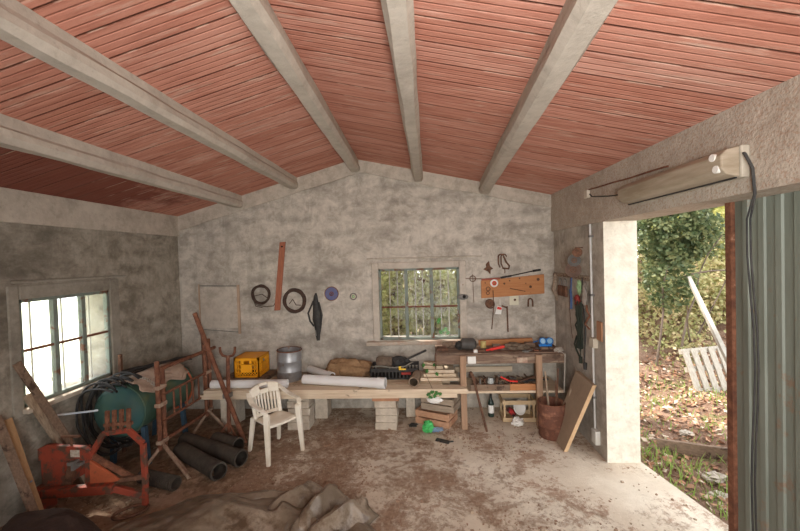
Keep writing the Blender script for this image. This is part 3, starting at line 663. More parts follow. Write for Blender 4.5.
# rubble and earth heap under the implement (uncountable)
def heap(name, x0, x1, y0, y1, h, mt, label, cat, seed=0, nu=60, nv=60):
    m = MB()
    def fn(u, v):
        x = x0+(x1-x0)*u; y = y0+(y1-y0)*v; e = min(1, 4*min(u, 1-u), 4*min(v, 1-v)); e += .35*noise.noise(Vector((x*3, y*3, seed)))
        z = max(-.02, h*max(0, e)*(.55+.9*noise.noise(Vector((x*3, y*3, seed+3)))+.5*noise.noise(Vector((x*14, y*14, seed))))-.004)
        return (x, y, z if 0 < u < 1 and 0 < v < 1 else -.02)
    m.grid(fn, nu, nv); return tag(m.build(name, mt, smooth=True), label, cat, kind='stuff')
M_EARTH = mat('loose earth', (.16, .10, .065), (.36, .26, .18), (.24, .16, .10), scale=14, rough=1, bump=.9, bscale=40)
heap('loose_earth', -3.38, -1.75, 2.95, 4.9, .05, M_EARTH, 'loose earth and debris on the floor around the tank', 'earth', 2, 90, 90)

# tarpaulin --------------------------------------------------------------------
TARP = mat('dusty brown plastic sheet', (.15, .11, .078), (.30, .24, .18), (.20, .155, .11), scale=3, rough=.30, spots=(.12, .08, .05), spot_scale=5, spot_at=.50, spot_w=.12, bump=.35, bscale=14)
m = MB()
def ridge(x): return 1-abs(noise.noise(x))*2
def tarp(u, v):
    a = 2*PI*u; 
    ex = 1.13+.07*noise.noise(Vector((math.cos(a)*2, math.sin(a)*2, 0))); ey = .86+.09*noise.noise(Vector((math.cos(a)*2.5, math.sin(a)*2.5, 4)))
    rr = v**.8; x = -1.38+math.cos(a)*ex*rr; y = 2.28+math.sin(a)*ey*rr
    left = max(0, min(1, (-1.15-x)/.5)); e = 1-rr**5
    z = .012+e*(left*(.15+.05*ridge(Vector((x*1.6+y*.7, y*1.6, 1))))+(1-left)*(.02+.17*max(0, ridge(Vector((x*3.0+y*1.2, y*1.7-x, 4)))-.35)))
    z += .034*e*ridge(Vector((x*4.5+y*1.5, y*3.5, 12)))*(1-.6*left)+.018*e*noise.noise(Vector((x*6, y*6, 2)))+.010*noise.noise(Vector((x*17, y*17, 2)))*e
    if v > .9: z += .045*abs(noise.noise(Vector((math.cos(a)*7, math.sin(a)*7, 8))))
    return (x+.03*noise.noise(Vector((x*5, y*5, 9))), y+.03*noise.noise(Vector((x*5, y*5, 5))), max(.004, z))
m.grid(tarp, 150, 60)
tag(m.build('tarpaulin', TARP, smooth=True, solid=.003), 'crumpled dirty brown plastic sheet spread on the floor in the foreground', 'tarpaulin')
m = MB()      # standing folds at the right edge of the sheet
def fold(p0, p1, h, w, seed):
    p0, p1 = Vector(p0), Vector(p1); d = p1-p0; s = Vector((d.y, -d.x, 0)).normalized()
    def fn(u, v):
        t = abs(v-.5)*2; base = p0+d*u+s*((v-.5)*w); zz = h*(1-t**1.3)*math.sin(PI*min(1, max(0, .1+u*.85)))**.5
        return tuple(base+Vector((.05*noise.noise(Vector((u*3, v*2, seed))), .05*noise.noise(Vector((u*3, v*2, seed+5))), .012+zz+.02*noise.noise(Vector((u*6, v*4, seed))))))
    m.grid(fn, 26, 14)
fold((-1.25, 2.75, 0), (-.95, 3.15, 0), .17, .26, 1); fold((-.95, 2.55, 0), (-.78, 3.10, 0), .21, .24, 5); fold((-.85, 2.45, 0), (-.50, 2.95, 0), .20, .26, 9); fold((-1.75, 2.85, 0), (-1.1, 3.05, 0), .14, .22, 12)
bpy.context.view_layer.update()
fo = m.build('fold', TARP, smooth=True, solid=.003)
tp = [o for o in COL.objects if o.name == 'tarpaulin'][0]; fo.parent = tp; fo.location = fo.location-tp.location

# ================================================================== CHAIR
def chair():
    cx, cy, hd = -1.645, 3.87, math.radians(-38)
    c, s = math.cos(hd), math.sin(hd)
    def T(f, l, z): k_ = .74; return (cx+(f*c-l*s)*k_, cy+(f*s+l*c)*k_, z*.86)      # f forward, l to the sitter's left
    root = thing('garden_chair', 'white moulded plastic armchair standing in front of the plank table', 'chair', (cx, cy, 0))
    m = MB()
    def seat(u, v): f = -.21+.44*u; l = (v-.5)*(.42+.05*u); return T(f, l, .415-.03*math.sin(PI*v)*(1-abs(u-.5))+.025*u-(.03*(u-.92)/.08 if u > .92 else 0))
    m.grid(seat, 16, 14); m.build('seat', CHAIRP, root, smooth=True, solid=.012)
    m = MB(); m.tube([T(.23, -.235, .42), T(.245, 0, .415), T(.23, .235, .42)], .014, 6); m.build('seat_apron', CHAIRP, root, smooth=True)
    # back: rim, slotted panel
    def bp(u, z):      # u -1..1 across, z height above the seat 0..1
        w = .225+.02*z; lean = -.20-.10*z; return T(lean+.05*abs(u)**2, u*w, .42+z*.40-(.05*abs(u)**3)*z)
    m = MB(); NB = 6
    for k in range(NB+1):
        u0 = -.62+k*(1.24/NB)-.055; 
        m.grid(lambda a, b, u0=u0: bp(u0+.11*a, .10+.58*b), 3, 8)
    m.grid(lambda a, b: bp(-.72+1.44*a, .02+.10*b), 12, 4)
    m.build('backrest_slats', CHAIRP, root, smooth=True, solid=.009)
    m = MB()
    # top panel with the hand hole
    for (ua, ub, za, zb) in ((-.95, -.28, .66, .98), (.28, .95, .66, .98), (-.28, .28, .66, .80), (-.28, .28, .90, .99)): m.grid(lambda a, b, ua=ua, ub=ub, za=za, zb=zb: bp(ua+(ub-ua)*a, za+(zb-za)*b), 8, 6)
    for sg in (-1, 1): m.grid(lambda a, b, sg=sg: bp(sg*(.74+.24*a), .0+.70*b), 4, 8)
    m.build('backrest_frame', CHAIRP, root, smooth=True, solid=.014)
    for sg in (-1, 1):
        pts = [T(-.27, sg*.235, .74), T(-.20, sg*.262, .70), T(-.08, sg*.285, .655), T(.10, sg*.29, .64), T(.21, sg*.285, .635), T(.255, sg*.265, .61), T(.26, sg*.25, .52)]
        m = MB()
        for a, b in zip(pts, pts[1:]): m.bar(a, b, .052, .018)
        m.build('armrest', CHAIRP, root, bevel=.006)
        m = MB(); m.bar(T(.30, sg*.27, 0), T(.245, sg*.245, .58), .038, .042, tw=.055, th=.06); m.build('leg', CHAIRP, root, bevel=.008)
        m = MB(); m.bar(T(-.30, sg*.235, 0), T(-.21, sg*.205, .44), .036, .040, tw=.05, th=.05); m.build('leg', CHAIRP, root, bevel=.008)
    return root
chair()

# ================================================================== PLANK TABLE
def timber(x0, x1, y0, y1, z0, z1, mt, label, skew=0., name='timber_plank', group='planks of the low table'):
    m = MB(); n = 8
    for k in range(n):
        a = x0+(x1-x0)*k/n; b = x0+(x1-x0)*(k+1)/n; sa = skew*k/n; sb = skew*(k+1)/n
        m.hexa([(a, y0+sa, z0), (b, y0+sb, z0), (b, y1+sb, z0), (a, y1+sa, z0), (a, y0+sa, z1), (b, y0+sb, z1), (b, y1+sb, z1), (a, y1+sa, z1)])
    return tag(m.build(name, mt, bevel=.004 if n == 1 else 0), label, 'plank', group)
WP2 = mat('straw timber', (.70, .56, .40), (.53, .41, .28), scale=5, stretch=(.5, 9, 9), bump=.2, spots=(.2, .14, .09), spot_scale=6, spot_at=.6)
timber(-2.72, .36, 4.27, 4.44, .412, .464, WOODP, 'lower front plank of the low table, resting on the block stacks', .0)
timber(-2.72, .40, 4.47, 4.66, .412, .462, WOODG, 'lower middle plank of the low table')
timber(-2.70, .30, 4.70, 4.93, .412, .462, WOODG, 'lower rear plank of the low table by the wall')
timber(-2.66, .48, 4.25, 4.40, .466, .522, WOODP, 'upper front plank of the low table with a pale sawn end at right')
timber(-2.60, .20, 4.42, 4.58, .466, .520, WP2, 'second upper plank from the front of the low table')
timber(-2.64, .30, 4.60, 4.77, .466, .520, WP2, 'third upper plank from the front of the low table')
timber(-2.68, .10, 4.79, 4.96, .466, .520, WOODG, 'upper rear plank of the low table touching the back wall')
# short boards piled at the right end
for k, (x0, x1, y0, y1, lb) in enumerate(((-.06, .41, 4.52, 4.80, 'lowest short board piled on the right end of the low table'), (-.02, .38, 4.56, 4.80, 'second short board from the bottom of the pile on the low table'),
        (.02, .36, 4.58, 4.82, 'third short board from the bottom of the pile on the low table'), (-.02, .22, 4.62, 4.84, 'topmost short board of the pile on the low table'))):
    timber(x0, x1, y0, y1, .525+k*.040, .561+k*.040, (WOODP, WP2)[k % 2], lb, name='short_board', group='short boards piled on the low table')
timber(-2.60, -2.02, 4.58, 4.94, .524, .566, WOODD, 'dark board under the orange crate', name='short_board', group=None)
# supports
def blockstack(cx, cy, n, h, w, d, gname, where, rot=0):
    for k in range(n):
        m = MB(); dx = R.uniform(-.012, .012); a = R.uniform(-.05, .05)+rot
        m.box(-w/2, w/2, -d/2, d/2, k*h+.001, (k+1)*h-.003)
        m.v = [Vector((cx+dx+p.x*math.cos(a)-p.y*math.sin(a), cy+p.x*math.sin(a)+p.y*math.cos(a), p.z)) for p in m.v]
        pos = ['bottom', 'second from bottom', 'third from bottom', 'top'][k] if n == 4 else ['bottom', 'second from bottom', 'third from bottom', 'fourth from bottom', 'top'][k]
        tag(m.build('concrete_block', GREYCON, bevel=.008), f'pale flat block, {pos} of the stack {where}', 'block', gname)
blockstack(-.48, 4.46, 4, .088, .26, .22, 'blocks under the middle of the low table', 'under the middle of the low table')
m = MB(); m.box(-.64, -.32, 4.32, 4.56, .356, .408); tag(m.build('brick', BRICK, bevel=.005), 'orange-brown flat brick on top of the middle block stack', 'brick')
blockstack(-1.54, 4.46, 4, .088, .27, .22, 'blocks under the low table behind the chair', 'behind the plastic chair')
m = MB(); m.box(-1.66, -1.41, 4.34, 4.56, .356, .410); tag(m.build('brick', GREYCON, bevel=.005), 'flat slab topping the block stack behind the plastic chair', 'block')
m = MB(); m.box(-1.44, -1.27, 4.66, 4.86, .001, .41); tag(m.build('concrete_block', GREYCON, bevel=.01), 'upright grey block under the table, rear right of the chair', 'block')
m = MB(); m.box(-.26, -.14, 4.70, 4.90, .001, .41); tag(m.build('concrete_block', GREYCON, bevel=.01), 'upright grey block under the table near the back wall, right of centre', 'block')
m = MB(); m.box(-2.56, -2.36, 4.42, 4.66, .001, .41); tag(m.build('concrete_block', GREYCON, bevel=.01), 'grey block supporting the left end of the low table', 'block')

# orange crate -----------------------------------------------------------------
def orange_crate(x0, x1, y0, y1, z0, z1):
    root = thing('plastic_crate', 'bright orange plastic crate standing upside down on the low table', 'crate', ((x0+x1)/2, (y0+y1)/2, z0))
    t = .012; m = MB()
    def side(p, q, nrm):      # latticed side wall from p to q (xy)
        p = Vector((*p, 0)); q = Vector((*q, 0)); d = (q-p); Ln = d.length; d.normalize(); nn = Vector((*nrm, 0))
        def rect(a, b, c, e): 
            A = p+d*a; B = p+d*b; I = nn*t
            m.hexa([(A.x, A.y, c), (B.x, B.y, c), (B.x+I.x, B.y+I.y, c), (A.x+I.x, A.y+I.y, c), (A.x, A.y, e), (B.x, B.y, e), (B.x+I.x, B.y+I.y, e), (A.x+I.x, A.y+I.y, e)])
        H = z1-z0; z = z0
        rect(0, Ln, z, z+.018); rect(0, Ln, z+H*.86, z+H)
        rect(0, .022, z, z+H); rect(Ln-.022, Ln, z, z+H)
        rect(Ln*.28, Ln*.72, z+H*.26, z+H*.66)              # blank plate in the middle
        rect(Ln*.28, Ln*.40, z+H*.70, z+H*.86); rect(Ln*.62, Ln*.72, z+H*.70, z+H*.86)
        for k in range(9):
            a = .02+(Ln-.04)*k/8
            for sg in (-1, 1):
                b = a+sg*.055
                if 0 <= b <= Ln:
                    A = p+d*a+nn*t*.5; B = p+d*b+nn*t*.5; m.bar((A.x, A.y, z+.015), (B.x, B.y, z+H*.27), .006, .008)
        for sx in (.10, .18, .82, .90): rect(Ln*sx-.005, Ln*sx+.005, z+H*.25, z+H*.88)
        for zz in (.42, .66): rect(.02, Ln*.28, z+H*zz-.005, z+H*zz+.005); rect(Ln*.72, Ln-.02, z+H*zz-.005, z+H*zz+.005)
    side((x0, y0), (x1, y0), (0, 1)); side((x1, y0), (x1, y1), (-1, 0)); side((x1, y1), (x0, y1), (0, -1)); side((x0, y1), (x0, y0), (1, 0))
    m.build('crate_walls', ORANGEC, root)
    m = MB(); m.box(x0, x1, y0, y1, z1-.012, z1)
    m.build('crate_base', ORANGEC, root, bevel=.004)
    m = MB(); m.box(x0+.02, x1-.02, y0+.02, y1-.02, z0+.002, z0+.006); m.build('crate_lining', DARK, root)
orange_crate(-2.46, -2.13, 4.60, 4.93, .568, .82)
# galvanised bucket
bk = thing('metal_bucket', 'grey galvanised metal drum with rusty rim on the low table', 'bucket', (-1.755, 4.66, .522))
m = MB(); m.lathe([(.145, 0), (.150, .01), (.150, .12), (.153, .125), (.150, .13), (.152, .25), (.155, .255), (.152, .26), (.155, .385), (.145, .385), (.140, .02), (0, .02), (0, 0), (.145, 0)], (-1.755, 4.66, .522), (.03, 0, 1), 36); m.build('drum_wall', GALV, bk, smooth=True)
m = MB(); m.torus((-1.744, 4.66, .905), (.03, 0, 1), .152, .007, 36, 6); m.build('rim', RUST, bk, smooth=True)
m = MB(); m.disc((-1.746, 4.66, .84), (.03, 0, 1), .14, .004); m.build('contents', SACK, bk)
# white pipes
def wpipe(a, b, r, label, collar=True, mt=PVC, name='plastic_pipe', g='pipes on the low table'):
    t = thing(name, label, 'pipe', a, g); m = MB(); m.pipe(a, b, r, .006, 28); m.build('pipe_wall', mt, t, smooth=True)
    if collar:
        d = (Vector(b)-Vector(a)).normalized(); m = MB(); m.pipe(Vector(b)-d*.10, Vector(b)+d*.002, r+.007, .013, 28); m.build('socket', mt, t, smooth=True)
    return t
wpipe((-2.60, 4.33, .576), (-1.66, 4.335, .576), .050, 'white plastic pipe along the front of the low table, behind the chair', False)
wpipe((-1.50, 4.46, .586), (-.47, 4.28, .586), .057, 'white plastic pipe with dark open socket in the middle of the low table')
wpipe((-1.56, 4.90, .58), (-1.17, 4.56, .58), .048, 'short white pipe pointing at the camera beside the metal drum')
wpipe((-.10, 4.62, .584), (-.14, 4.31, .584), .055, 'short brown clay pipe at the right of the low table', True, mat('brown clay pipe', (.30, .22, .15), (.2, .14, .10), scale=8))
# markings on the white pipe
# sack
m = MB(); m.blob((-.98, 4.76, .60), .30, .17, .135, .16, 2.2, 1, 40, 26, flat=-.078); m.blob((-1.12, 4.75, .615), .17, .15, .135, .16, 2.5, 5, 28, 20, flat=-.093)
tag(m.build('jute_sack', SACK, smooth=True), 'lumpy brown jute sack lying on the low table', 'sack')
# black crate with machine
bc = thing('tool_crate', 'low black plastic crate on the low table below the back window', 'crate', (-.36, 4.74, .522))
x0, x1, y0, y1, z0, z1 = -.70, -.08, 4.60, 4.92, .522, .66
m = MB()
for a in ((x0, x1, y0, y0+.012), (x0, x1, y1-.012, y1), (x0, x0+.012, y0, y1), (x1-.012, x1, y0, y1)):
    m.box(a[0], a[1], a[2], a[3], z0, z0+.02); m.box(a[0], a[1], a[2], a[3], z1-.045, z1)
for k in range(14):
    x = x0+.01+k*(x1-x0-.03)/13; m.box(x, x+.018, y0+.002, y0+.010, z0, z1-.03); m.box(x, x+.018, y1-.010, y1-.002, z0, z1-.03)
for k in range(8):
    y = y0+.01+k*(y1-y0-.03)/7; m.box(x0+.002, x0+.010, y, y+.018, z0, z1-.03); m.box(x1-.010, x1-.002, y, y+.018, z0, z1-.03)
m.box(x0, x1, y0, y1, z0, z0+.008); m.build('crate_shell', BLACK, bc)
ms = thing('old_machine', 'old brown and black motor tool lying in the black crate', 'machine', (-.42, 4.76, .53))
m = MB(); m.lathe([(0, 0), (.075, 0), (.085, .02), (.085, .10), (.075, .12), (.06, .20), (0, .21)], (-.62, 4.74, .69), (1, 0, .1), 22); m.build('motor_body', mat('greasy brown casing', (.10, .07, .05), (.19, .14, .10), scale=14), ms, smooth=True)
m = MB(); m.blob((-.34, 4.76, .70), .13, .09, .07, .2, 3, 8); m.build('gear_case', BLACK, ms, smooth=True)
m = MB(); m.bar((-.34, 4.74, .69), (.02, 4.70, .86), .035, .022); m.build('handle_bar', BLACK, ms, bevel=.004)
m = MB(); m.tube([(-.68, 4.70, .66), (-.55, 4.61, .69), (-.4, 4.60, .67), (-.25, 4.63, .68), (-.15, 4.66, .73)], .009, 6); m.build('hose', mat('grey hose', (.25, .24, .2), (.18, .17, .14)), ms, smooth=True)
m = MB(); m.box(-.33, -.24, 4.583, 4.597, .645, .665); m.box(-.33, -.30, 4.583, 4.60, .66, .69)
tag(m.build('yellow_clip', YEL, bevel=.004), 'small yellow plastic clip on the edge of the black crate', 'clip')
m = MB(); m.box(-.30, -.18, 4.585, 4.599, .585, .615); tag(m.build('red_strip', mat('dull red', (.35, .05, .04))), 'dull red strip on the front of the black crate', 'strip')
# ivy sprig growing over the planks
LEAF = mat('ivy leaf', (.03, .13, .03), (.08, .24, .06), scale=9, rough=.5, trans=.2)
def leaf(m, p, nrm, s):
    n = Vector(nrm).normalized(); x = n.orthogonal().normalized(); a = R.uniform(0, 6.28); x = Matrix.Rotation(a, 3, n) @ x; y = n.cross(x); p = Vector(p)
    pr = [(-.5, 0), (-.42, .42), (-.1, .30), (.0, .62), (.16, .30), (.5, .30), (.62, 0), (.5, -.30), (.16, -.30), (0, -.62), (-.1, -.30), (-.42, -.42)]
    k = len(m.v); m.v.append(p); m.v += [p+x*(u*s)+y*(v*s)+n*(-.12*s*abs(v)) for u, v in pr]
    for i in range(12): m.f.append((k, k+1+i, k+1+(i+1) % 12)); m.mi.append(m.cur)
iv = thing('ivy_sprig', 'small green ivy sprig creeping over the front edge of the planks', 'plant', (.08, 4.25, .46))
m = MB(); m.tube([(-.05, 4.62, .70), (.0, 4.5, .63), (.05, 4.33, .56), (.09, 4.235, .50), (.12, 4.22, .44)], .003, 5); m.build('stem', mat('ivy stem', (.2, .13, .08)), iv)
m = MB()
for p in ((.03, 4.22, .475), (.07, 4.215, .50), (.10, 4.21, .46), (.05, 4.21, .445), (.12, 4.22, .49), (.16, 4.23, .475), (.02, 4.5, .655), (.12, 4.60, .70), (-.02, 4.60, .70), (.14, 4.5, .62)): leaf(m, p, (R.uniform(-.3, .3), -1, .7), .045)
m.build('leaves', LEAF, iv)
m = MB(); m.blob((.10, 4.22, .405), .085, .03, .035, .2, 4, 2); tag(m.build('pale_rag', WHITE, smooth=True), 'small pale rag hanging under the ivy sprig', 'rag')

# wooden fruit crates under the right end ------------------------------------------
def slat_crate(cx, cy, z0, L_, D_, H_, rot, mt, label, group='wooden crates under the low table', open_=0):
    c, s = math.cos(rot), math.sin(rot)
    root = thing('wooden_crate', label, 'crate', (cx, cy, z0), group)
    def bx(mb, a, b, d, e, f, g): mb.hexa([(cx+x*c-y*s, cy+x*s+y*c, z0+z) for x, y, z in ((a, d, f), (b, d, f), (b, e, f), (a, e, f), (a, d, g), (b, d, g), (b, e, g), (a, e, g))])
    hs = (H_-.02)/2; hs_ = hs
    for k in range(2):
        zz = .004+k*(hs+.014); hs = .05 if open_ else hs_; zz = (.004, H_-.055)[k] if open_ else zz
        for y in (-D_/2, D_/2-.008): m = MB(); bx(m, -L_/2, L_/2, y, y+.008, zz, zz+hs); m.build('slat', mt, root)
        for x in (-L_/2+.001, L_/2-.013): m = MB(); bx(m, x, x+.012, -D_/2+.008, D_/2-.008, zz, zz+hs); m.build('end_slat', mt, root)
    for x in (-L_/2+.013, L_/2-.035):
        for y in (-D_/2+.009, D_/2-.031): m = MB(); bx(m, x, x+.022, y, y+.022, 0, H_); m.build('corner_post', mt, root)
    m = MB(); bx(m, -L_/2+.012, L_/2-.012, -D_/2+.008, D_/2-.008, .001, .008); m.build('bottom', mt, root)
    return root
CGREY = mat('greyed crate wood', (.46, .36, .27), (.33, .26, .19), scale=6, stretch=(2, 2, 8), bump=.2)
slat_crate(.125, 4.585, .002, .44, .30, .165, math.radians(-25), WOODPEACH, 'salmon-coloured slatted wooden crate on the floor, lower of the two')
slat_crate(.185, 4.61, .170, .42, .30, .165, math.radians(-22), CGREY, 'greyish wooden crate stacked on the salmon-coloured crate under the table')
# small litter in front
m = MB()
for q in range(5): m.blob((.0+R.uniform(-.05, .05), 4.27+R.uniform(-.05, .03), .05+R.uniform(0, .06)), .05, .04, .045, .5, 4, q, 12, 8)
tag(m.build('green_bag', GREENP), 'crumpled bright green plastic bag on the floor before the crates', 'bag')
m = MB(); m.blob((.11, 4.32, .02), .07, .04, .022, .4, 5, 3); tag(m.build('blue_wrapper', mat('pale blue film', (.28, .38, .50), (.2, .28, .4), rough=.4)), 'crumpled blue-grey wrapper beside the green bag', 'wrapper')
m = MB(); m.blob((-.16, 4.44, .02), .05, .03, .02, .4, 5, 4); tag(m.build('dark_rag', BLACK), 'small dark rag on the floor left of the wooden crates', 'rag')
m = MB(); m.bar((.10, 4.10, .012), (.24, 4.03, .012), .05, .02); m.bar((.22, 4.04, .012), (.29, 4.05, .016), .02, .012)
tag(m.build('black_scrap', BLACK, bevel=.004), 'flat black scrap lying alone on the floor in front of the crates', 'scrap')

# ================================================================== WORKBENCH
wb = thing('workbench', 'old rough wooden workbench with lower shelf in the far right corner', 'workbench', (.9, 4.7, 0))
BT = .885
BENCHW = mat('stained bench wood', (.24, .16, .11), (.36, .27, .19), (.17, .11, .08), scale=4, stretch=(.7, 6, 6), rough=.9, bump=.4, spots=(.11, .07, .05), spot_scale=6, spot_at=.56)
LEGW = mat('brown leg wood', (.44, .28, .18), (.30, .19, .12), scale=5, stretch=(8, 8, .6), bump=.3)
m = MB(); m.box(.14, 1.64, 4.43, 4.94, BT-.03, BT); m.build('bench_top', BENCHW, wb, bevel=.005, rough=(.012, 3))
m = MB(); m.box(.12, 1.64, 4.40, 4.435, BT-.125, BT-.012); m.build('apron', BENCHW, wb, bevel=.004, rough=(.01, 3))
for x, y in ((.445, 4.375), (1.325, 4.38), (.50, 4.90), (1.46, 4.90)):
    m = MB(); zt = BT-.015 if y < 4.5 else BT-.03; m.box(x-.035, x+.035, y-.022, y+.022, 0.0, zt); m.build('leg', LEGW, wb, bevel=.004)
m = MB(); m.box(.42, 1.62, 4.42, 4.93, .405, .432); m.build('shelf', WOODP, wb, bevel=.003)
m = MB(); m.box(.535, 1.0, 4.43, 4.45, .432, .505); m.build('shelf_front', WOODD, wb, bevel=.003)
m = MB(); m.box(1.0, 1.34, 4.43, 4.45, .432, .51); q = m.build('shelf_front', WOODO, wb, bevel=.003)
m = MB(); m.box(.40, 1.15, 4.935, 4.96, .50, .57); m.build('rear_rail', WOODP, wb, bevel=.003)
m = MB(); m.box(.505, .60, 4.392, 4.399, BT-.115, BT-.03); q = m.build('paper_patch', WHITE, wb); q['label'] = 'torn whitish paper stuck on the apron'
m = MB(); m.box(1.08, 1.20, 4.393, 4.399, BT-.11, BT-.05); q = m.build('paper_patch', mat('stained paper', (.5, .4, .3), (.36, .2, .15), scale=20), wb)
# things on the bench top
cm = thing('angle_motor', 'black round motor housing on the left end of the workbench', 'motor', (.54, 4.58, BT))
m = MB(); m.lathe([(0, 0), (.055, 0), (.07, .015), (.072, .15), (.06, .17), (.03, .19), (0, .19)], (.45, 4.60, BT+.075), (1, -.1, 0), 24); m.build('housing', mat('worn black housing', (.05, .045, .04), (.10, .09, .08), scale=14, rough=.5), cm, smooth=True)
m = MB(); m.blob((.44, 4.62, BT+.05), .06, .05, .05, .2, 3, 2); m.build('gear_head', BLACK, cm, smooth=True)
m = MB(); m.box(.585, .63, 4.44, 4.50, BT+.001, BT+.035); tag(m.build('white_box', WHITE, bevel=.003), 'tiny white box in front of the black motor on the workbench', 'box')
m = MB(); m.disc((.74, 4.70, BT), (0, 0, 1), .034, .075, 20); m.torus((.74, 4.70, BT+.075), (0, 0, 1), .033, .003, 20, 5)
tag(m.build('paint_tin', mat('pale yellow tin', (.62, .50, .20), (.5, .38, .14), scale=20, rough=.4)), 'small yellowish tin standing on the workbench', 'tin')
m = MB(); m.bar((.79, 4.52, BT+.02), (.97, 4.56, BT+.045), .05, .03); m.bar((.79, 4.52, BT+.02), (.74, 4.50, BT+.015), .03, .02)
tag(m.build('red_handle_tool', REDB, bevel=.01), 'bright red plastic tool lying on the workbench top', 'tool')
m = MB(); m.bar((.70, 4.80, BT+.035), (1.38, 4.82, BT+.05), .05, .07); tag(m.build('orange_batten', WOODO, bevel=.004), 'orange-brown batten along the back of the workbench top', 'batten')
m = MB(); m.blob((1.10, 4.62, BT+.02), .17, .09, .05, .3, 3, 6, 24, 14, flat=-.02); tag(m.build('dark_rag', mat('greasy rag', (.14, .10, .07), (.22, .17, .12), scale=14, rough=1), smooth=True), 'greasy dark brown rag in the middle of the workbench top', 'rag')
m = MB(); m.torus((1.20, 4.46, BT+.008), (0, 0, 1), .035, .007, 20, 6); m.bar((1.23, 4.48, BT+.008), (1.42, 4.60, BT+.010), .016, .010)
tag(m.build('ring_spanner', GREYM), 'steel ring-ended spanner on the front edge of the workbench', 'spanner')
gg = thing('work_goggles', 'bright blue goggles at the right end of the workbench top', 'goggles', (1.48, 4.60, BT))
for x in (1.435, 1.515):
    m = MB(); m.lathe([(.040, 0), (.042, .05), (.034, .055), (.032, 0)], (x, 4.60, BT+.095), (0, -1, .2), 20, close=True); m.build('eye_cup', BLUE, gg, smooth=True)
    m = MB(); m.disc((x, 4.565, BT+.10), (0, -1, .2), .032, .003); m.build('lens', mat('bluish lens', (.3, .5, .65), (.2, .4, .6), rough=.15), gg)
m = MB(); m.box(1.40, 1.55, 4.585, 4.63, BT+.03, BT+.055); m.bar((1.38, 4.62, BT+.09), (1.36, 4.68, BT+.06), .03, .01); m.build('strap', BLUE, gg)
m = MB(); m.box(1.41, 1.55, 4.55, 4.70, BT+.001, BT+.03); tag(m.build('wood_offcut', WOODD, bevel=.004), 'dark wood offcut beneath the blue goggles', 'wood')
# low clutter
rr = random.Random(3)
for k, (x, y, w, d, h, mt, lb) in enumerate((
    (.22, 4.62, .12, .16, .03, RUSTD, 'flat rusty plate at the left end of the workbench'), (.30, 4.75, .14, .10, .06, WOODD, 'dark wooden block behind the motor on the workbench'),
    (.90, 4.70, .10, .07, .04, WOODG, 'grey wood scrap behind the red tool'), (1.32, 4.72, .12, .06, .05, WOODD, 'dark scrap wood before the right end of the batten'),
    (.66, 4.52, .10, .05, .02, RUSTD, 'small rusty plate near the white box'), (1.33, 4.50, .07, .05, .02, RUST, 'rusty metal scrap near the front right of the bench top'))):
    m = MB(); m.box(x-w/2, x+w/2, y-d/2, y+d/2, BT+.001, BT+h); tag(m.build('scrap_piece', mt, bevel=.004, rough=(.01, 9)), lb, 'scrap', 'scraps on the workbench top')
m = MB(); m.tube([(.13, 4.42, BT+.01), (.125, 4.38, .86), (.13, 4.37, .80), (.12, 4.37, .72)], .006, 6); tag(m.build('iron_hook', RUSTD), 'dark iron hook hanging from the left end of the workbench', 'hook')
m = MB(); m.tube(wob([(1.60, 4.45, BT+.01), (1.62, 4.385, .87), (1.62, 4.38, .70), (1.615, 4.38, .50), (1.61, 4.38, .42)], .01, 6), .007, 6); m.blob((1.585, 4.46, BT+.02), .05, .04, .03, .3, 3, 3)
tag(m.build('rope', ROPE, smooth=True), 'frayed rope hanging from the right end of the workbench', 'rope')
# shelf contents
for k, (x, h, r_, mt, lb) in enumerate(((.61, .14, .020, RUSTD, 'dark upright tool nearest the left leg on the shelf'), (.66, .12, .014, GREYM, 'thin grey upright tool second from the left leg on the shelf'), (.72, .115, .018, RUSTD, 'dark stubby tool third from the left leg on the shelf'), (.86, .13, .016, RUSTD, 'slim rusty tool right of the pale jar on the shelf'))):
    m = MB(); m.lathe([(0, 0), (r_, 0), (r_*1.1, h*.45), (r_*.5, h*.6), (r_*.6, h), (0, h)], (x, 4.52, .433), (rr.uniform(-.2, .2), 0, 1), 12); tag(m.build('hand_tool', mt, smooth=True), lb, 'tool', 'upright tools on the lower shelf')
m = MB(); m.lathe([(0, 0), (.038, 0), (.042, .02), (.042, .085), (.03, .10), (.03, .12), (0, .12)], (.79, 4.54, .433), (0, 0, 1), 20); tag(m.build('pale_jar', mat('cloudy plastic', (.50, .52, .50), (.4, .41, .38), rough=.3), smooth=True), 'cloudy pale jar on the workbench lower shelf', 'jar')
rp_ = thing('red_pliers', 'red-handled pliers lying open over the workbench lower shelf', 'pliers', (1.0, 4.47, .52))
m = MB(); m.bar((.90, 4.48, .585), (1.00, 4.47, .535), .022, .018); m.bar((1.00, 4.47, .535), (1.10, 4.465, .53), .026, .020); m.build('handle', REDB, rp_, bevel=.006)
m = MB(); m.bar((.87, 4.49, .60), (.90, 4.48, .585), .03, .014); m.build('jaw', GREYM, rp_, bevel=.003)
m = MB(); m.bar((1.08, 4.55, .50), (1.48, 4.42+.12, .53), .018, .018); tag(m.build('iron_bar', BLACK), 'black iron bar lying along the lower shelf behind the red pliers', 'bar')
m = MB(); m.bar((1.12, 4.50, .52), (1.33, 4.60, .545), .03, .015); tag(m.build('flat_file', RUSTD), 'dark flat file on top of the shelf clutter by the right leg', 'file')
m = MB()
for k in range(70):
    x = rr.uniform(.56, 1.32); y = rr.uniform(4.47, 4.8); s = rr.uniform(.012, .04)
    m.cur = rr.randrange(3); a = rr.uniform(0, 3); m.bar((x, y, .44+s*.5+rr.uniform(0, .04)), (x+s*2*math.cos(a), y+s*2*math.sin(a), .45+s*.5+rr.uniform(0, .04)), s*.6, s*.5)
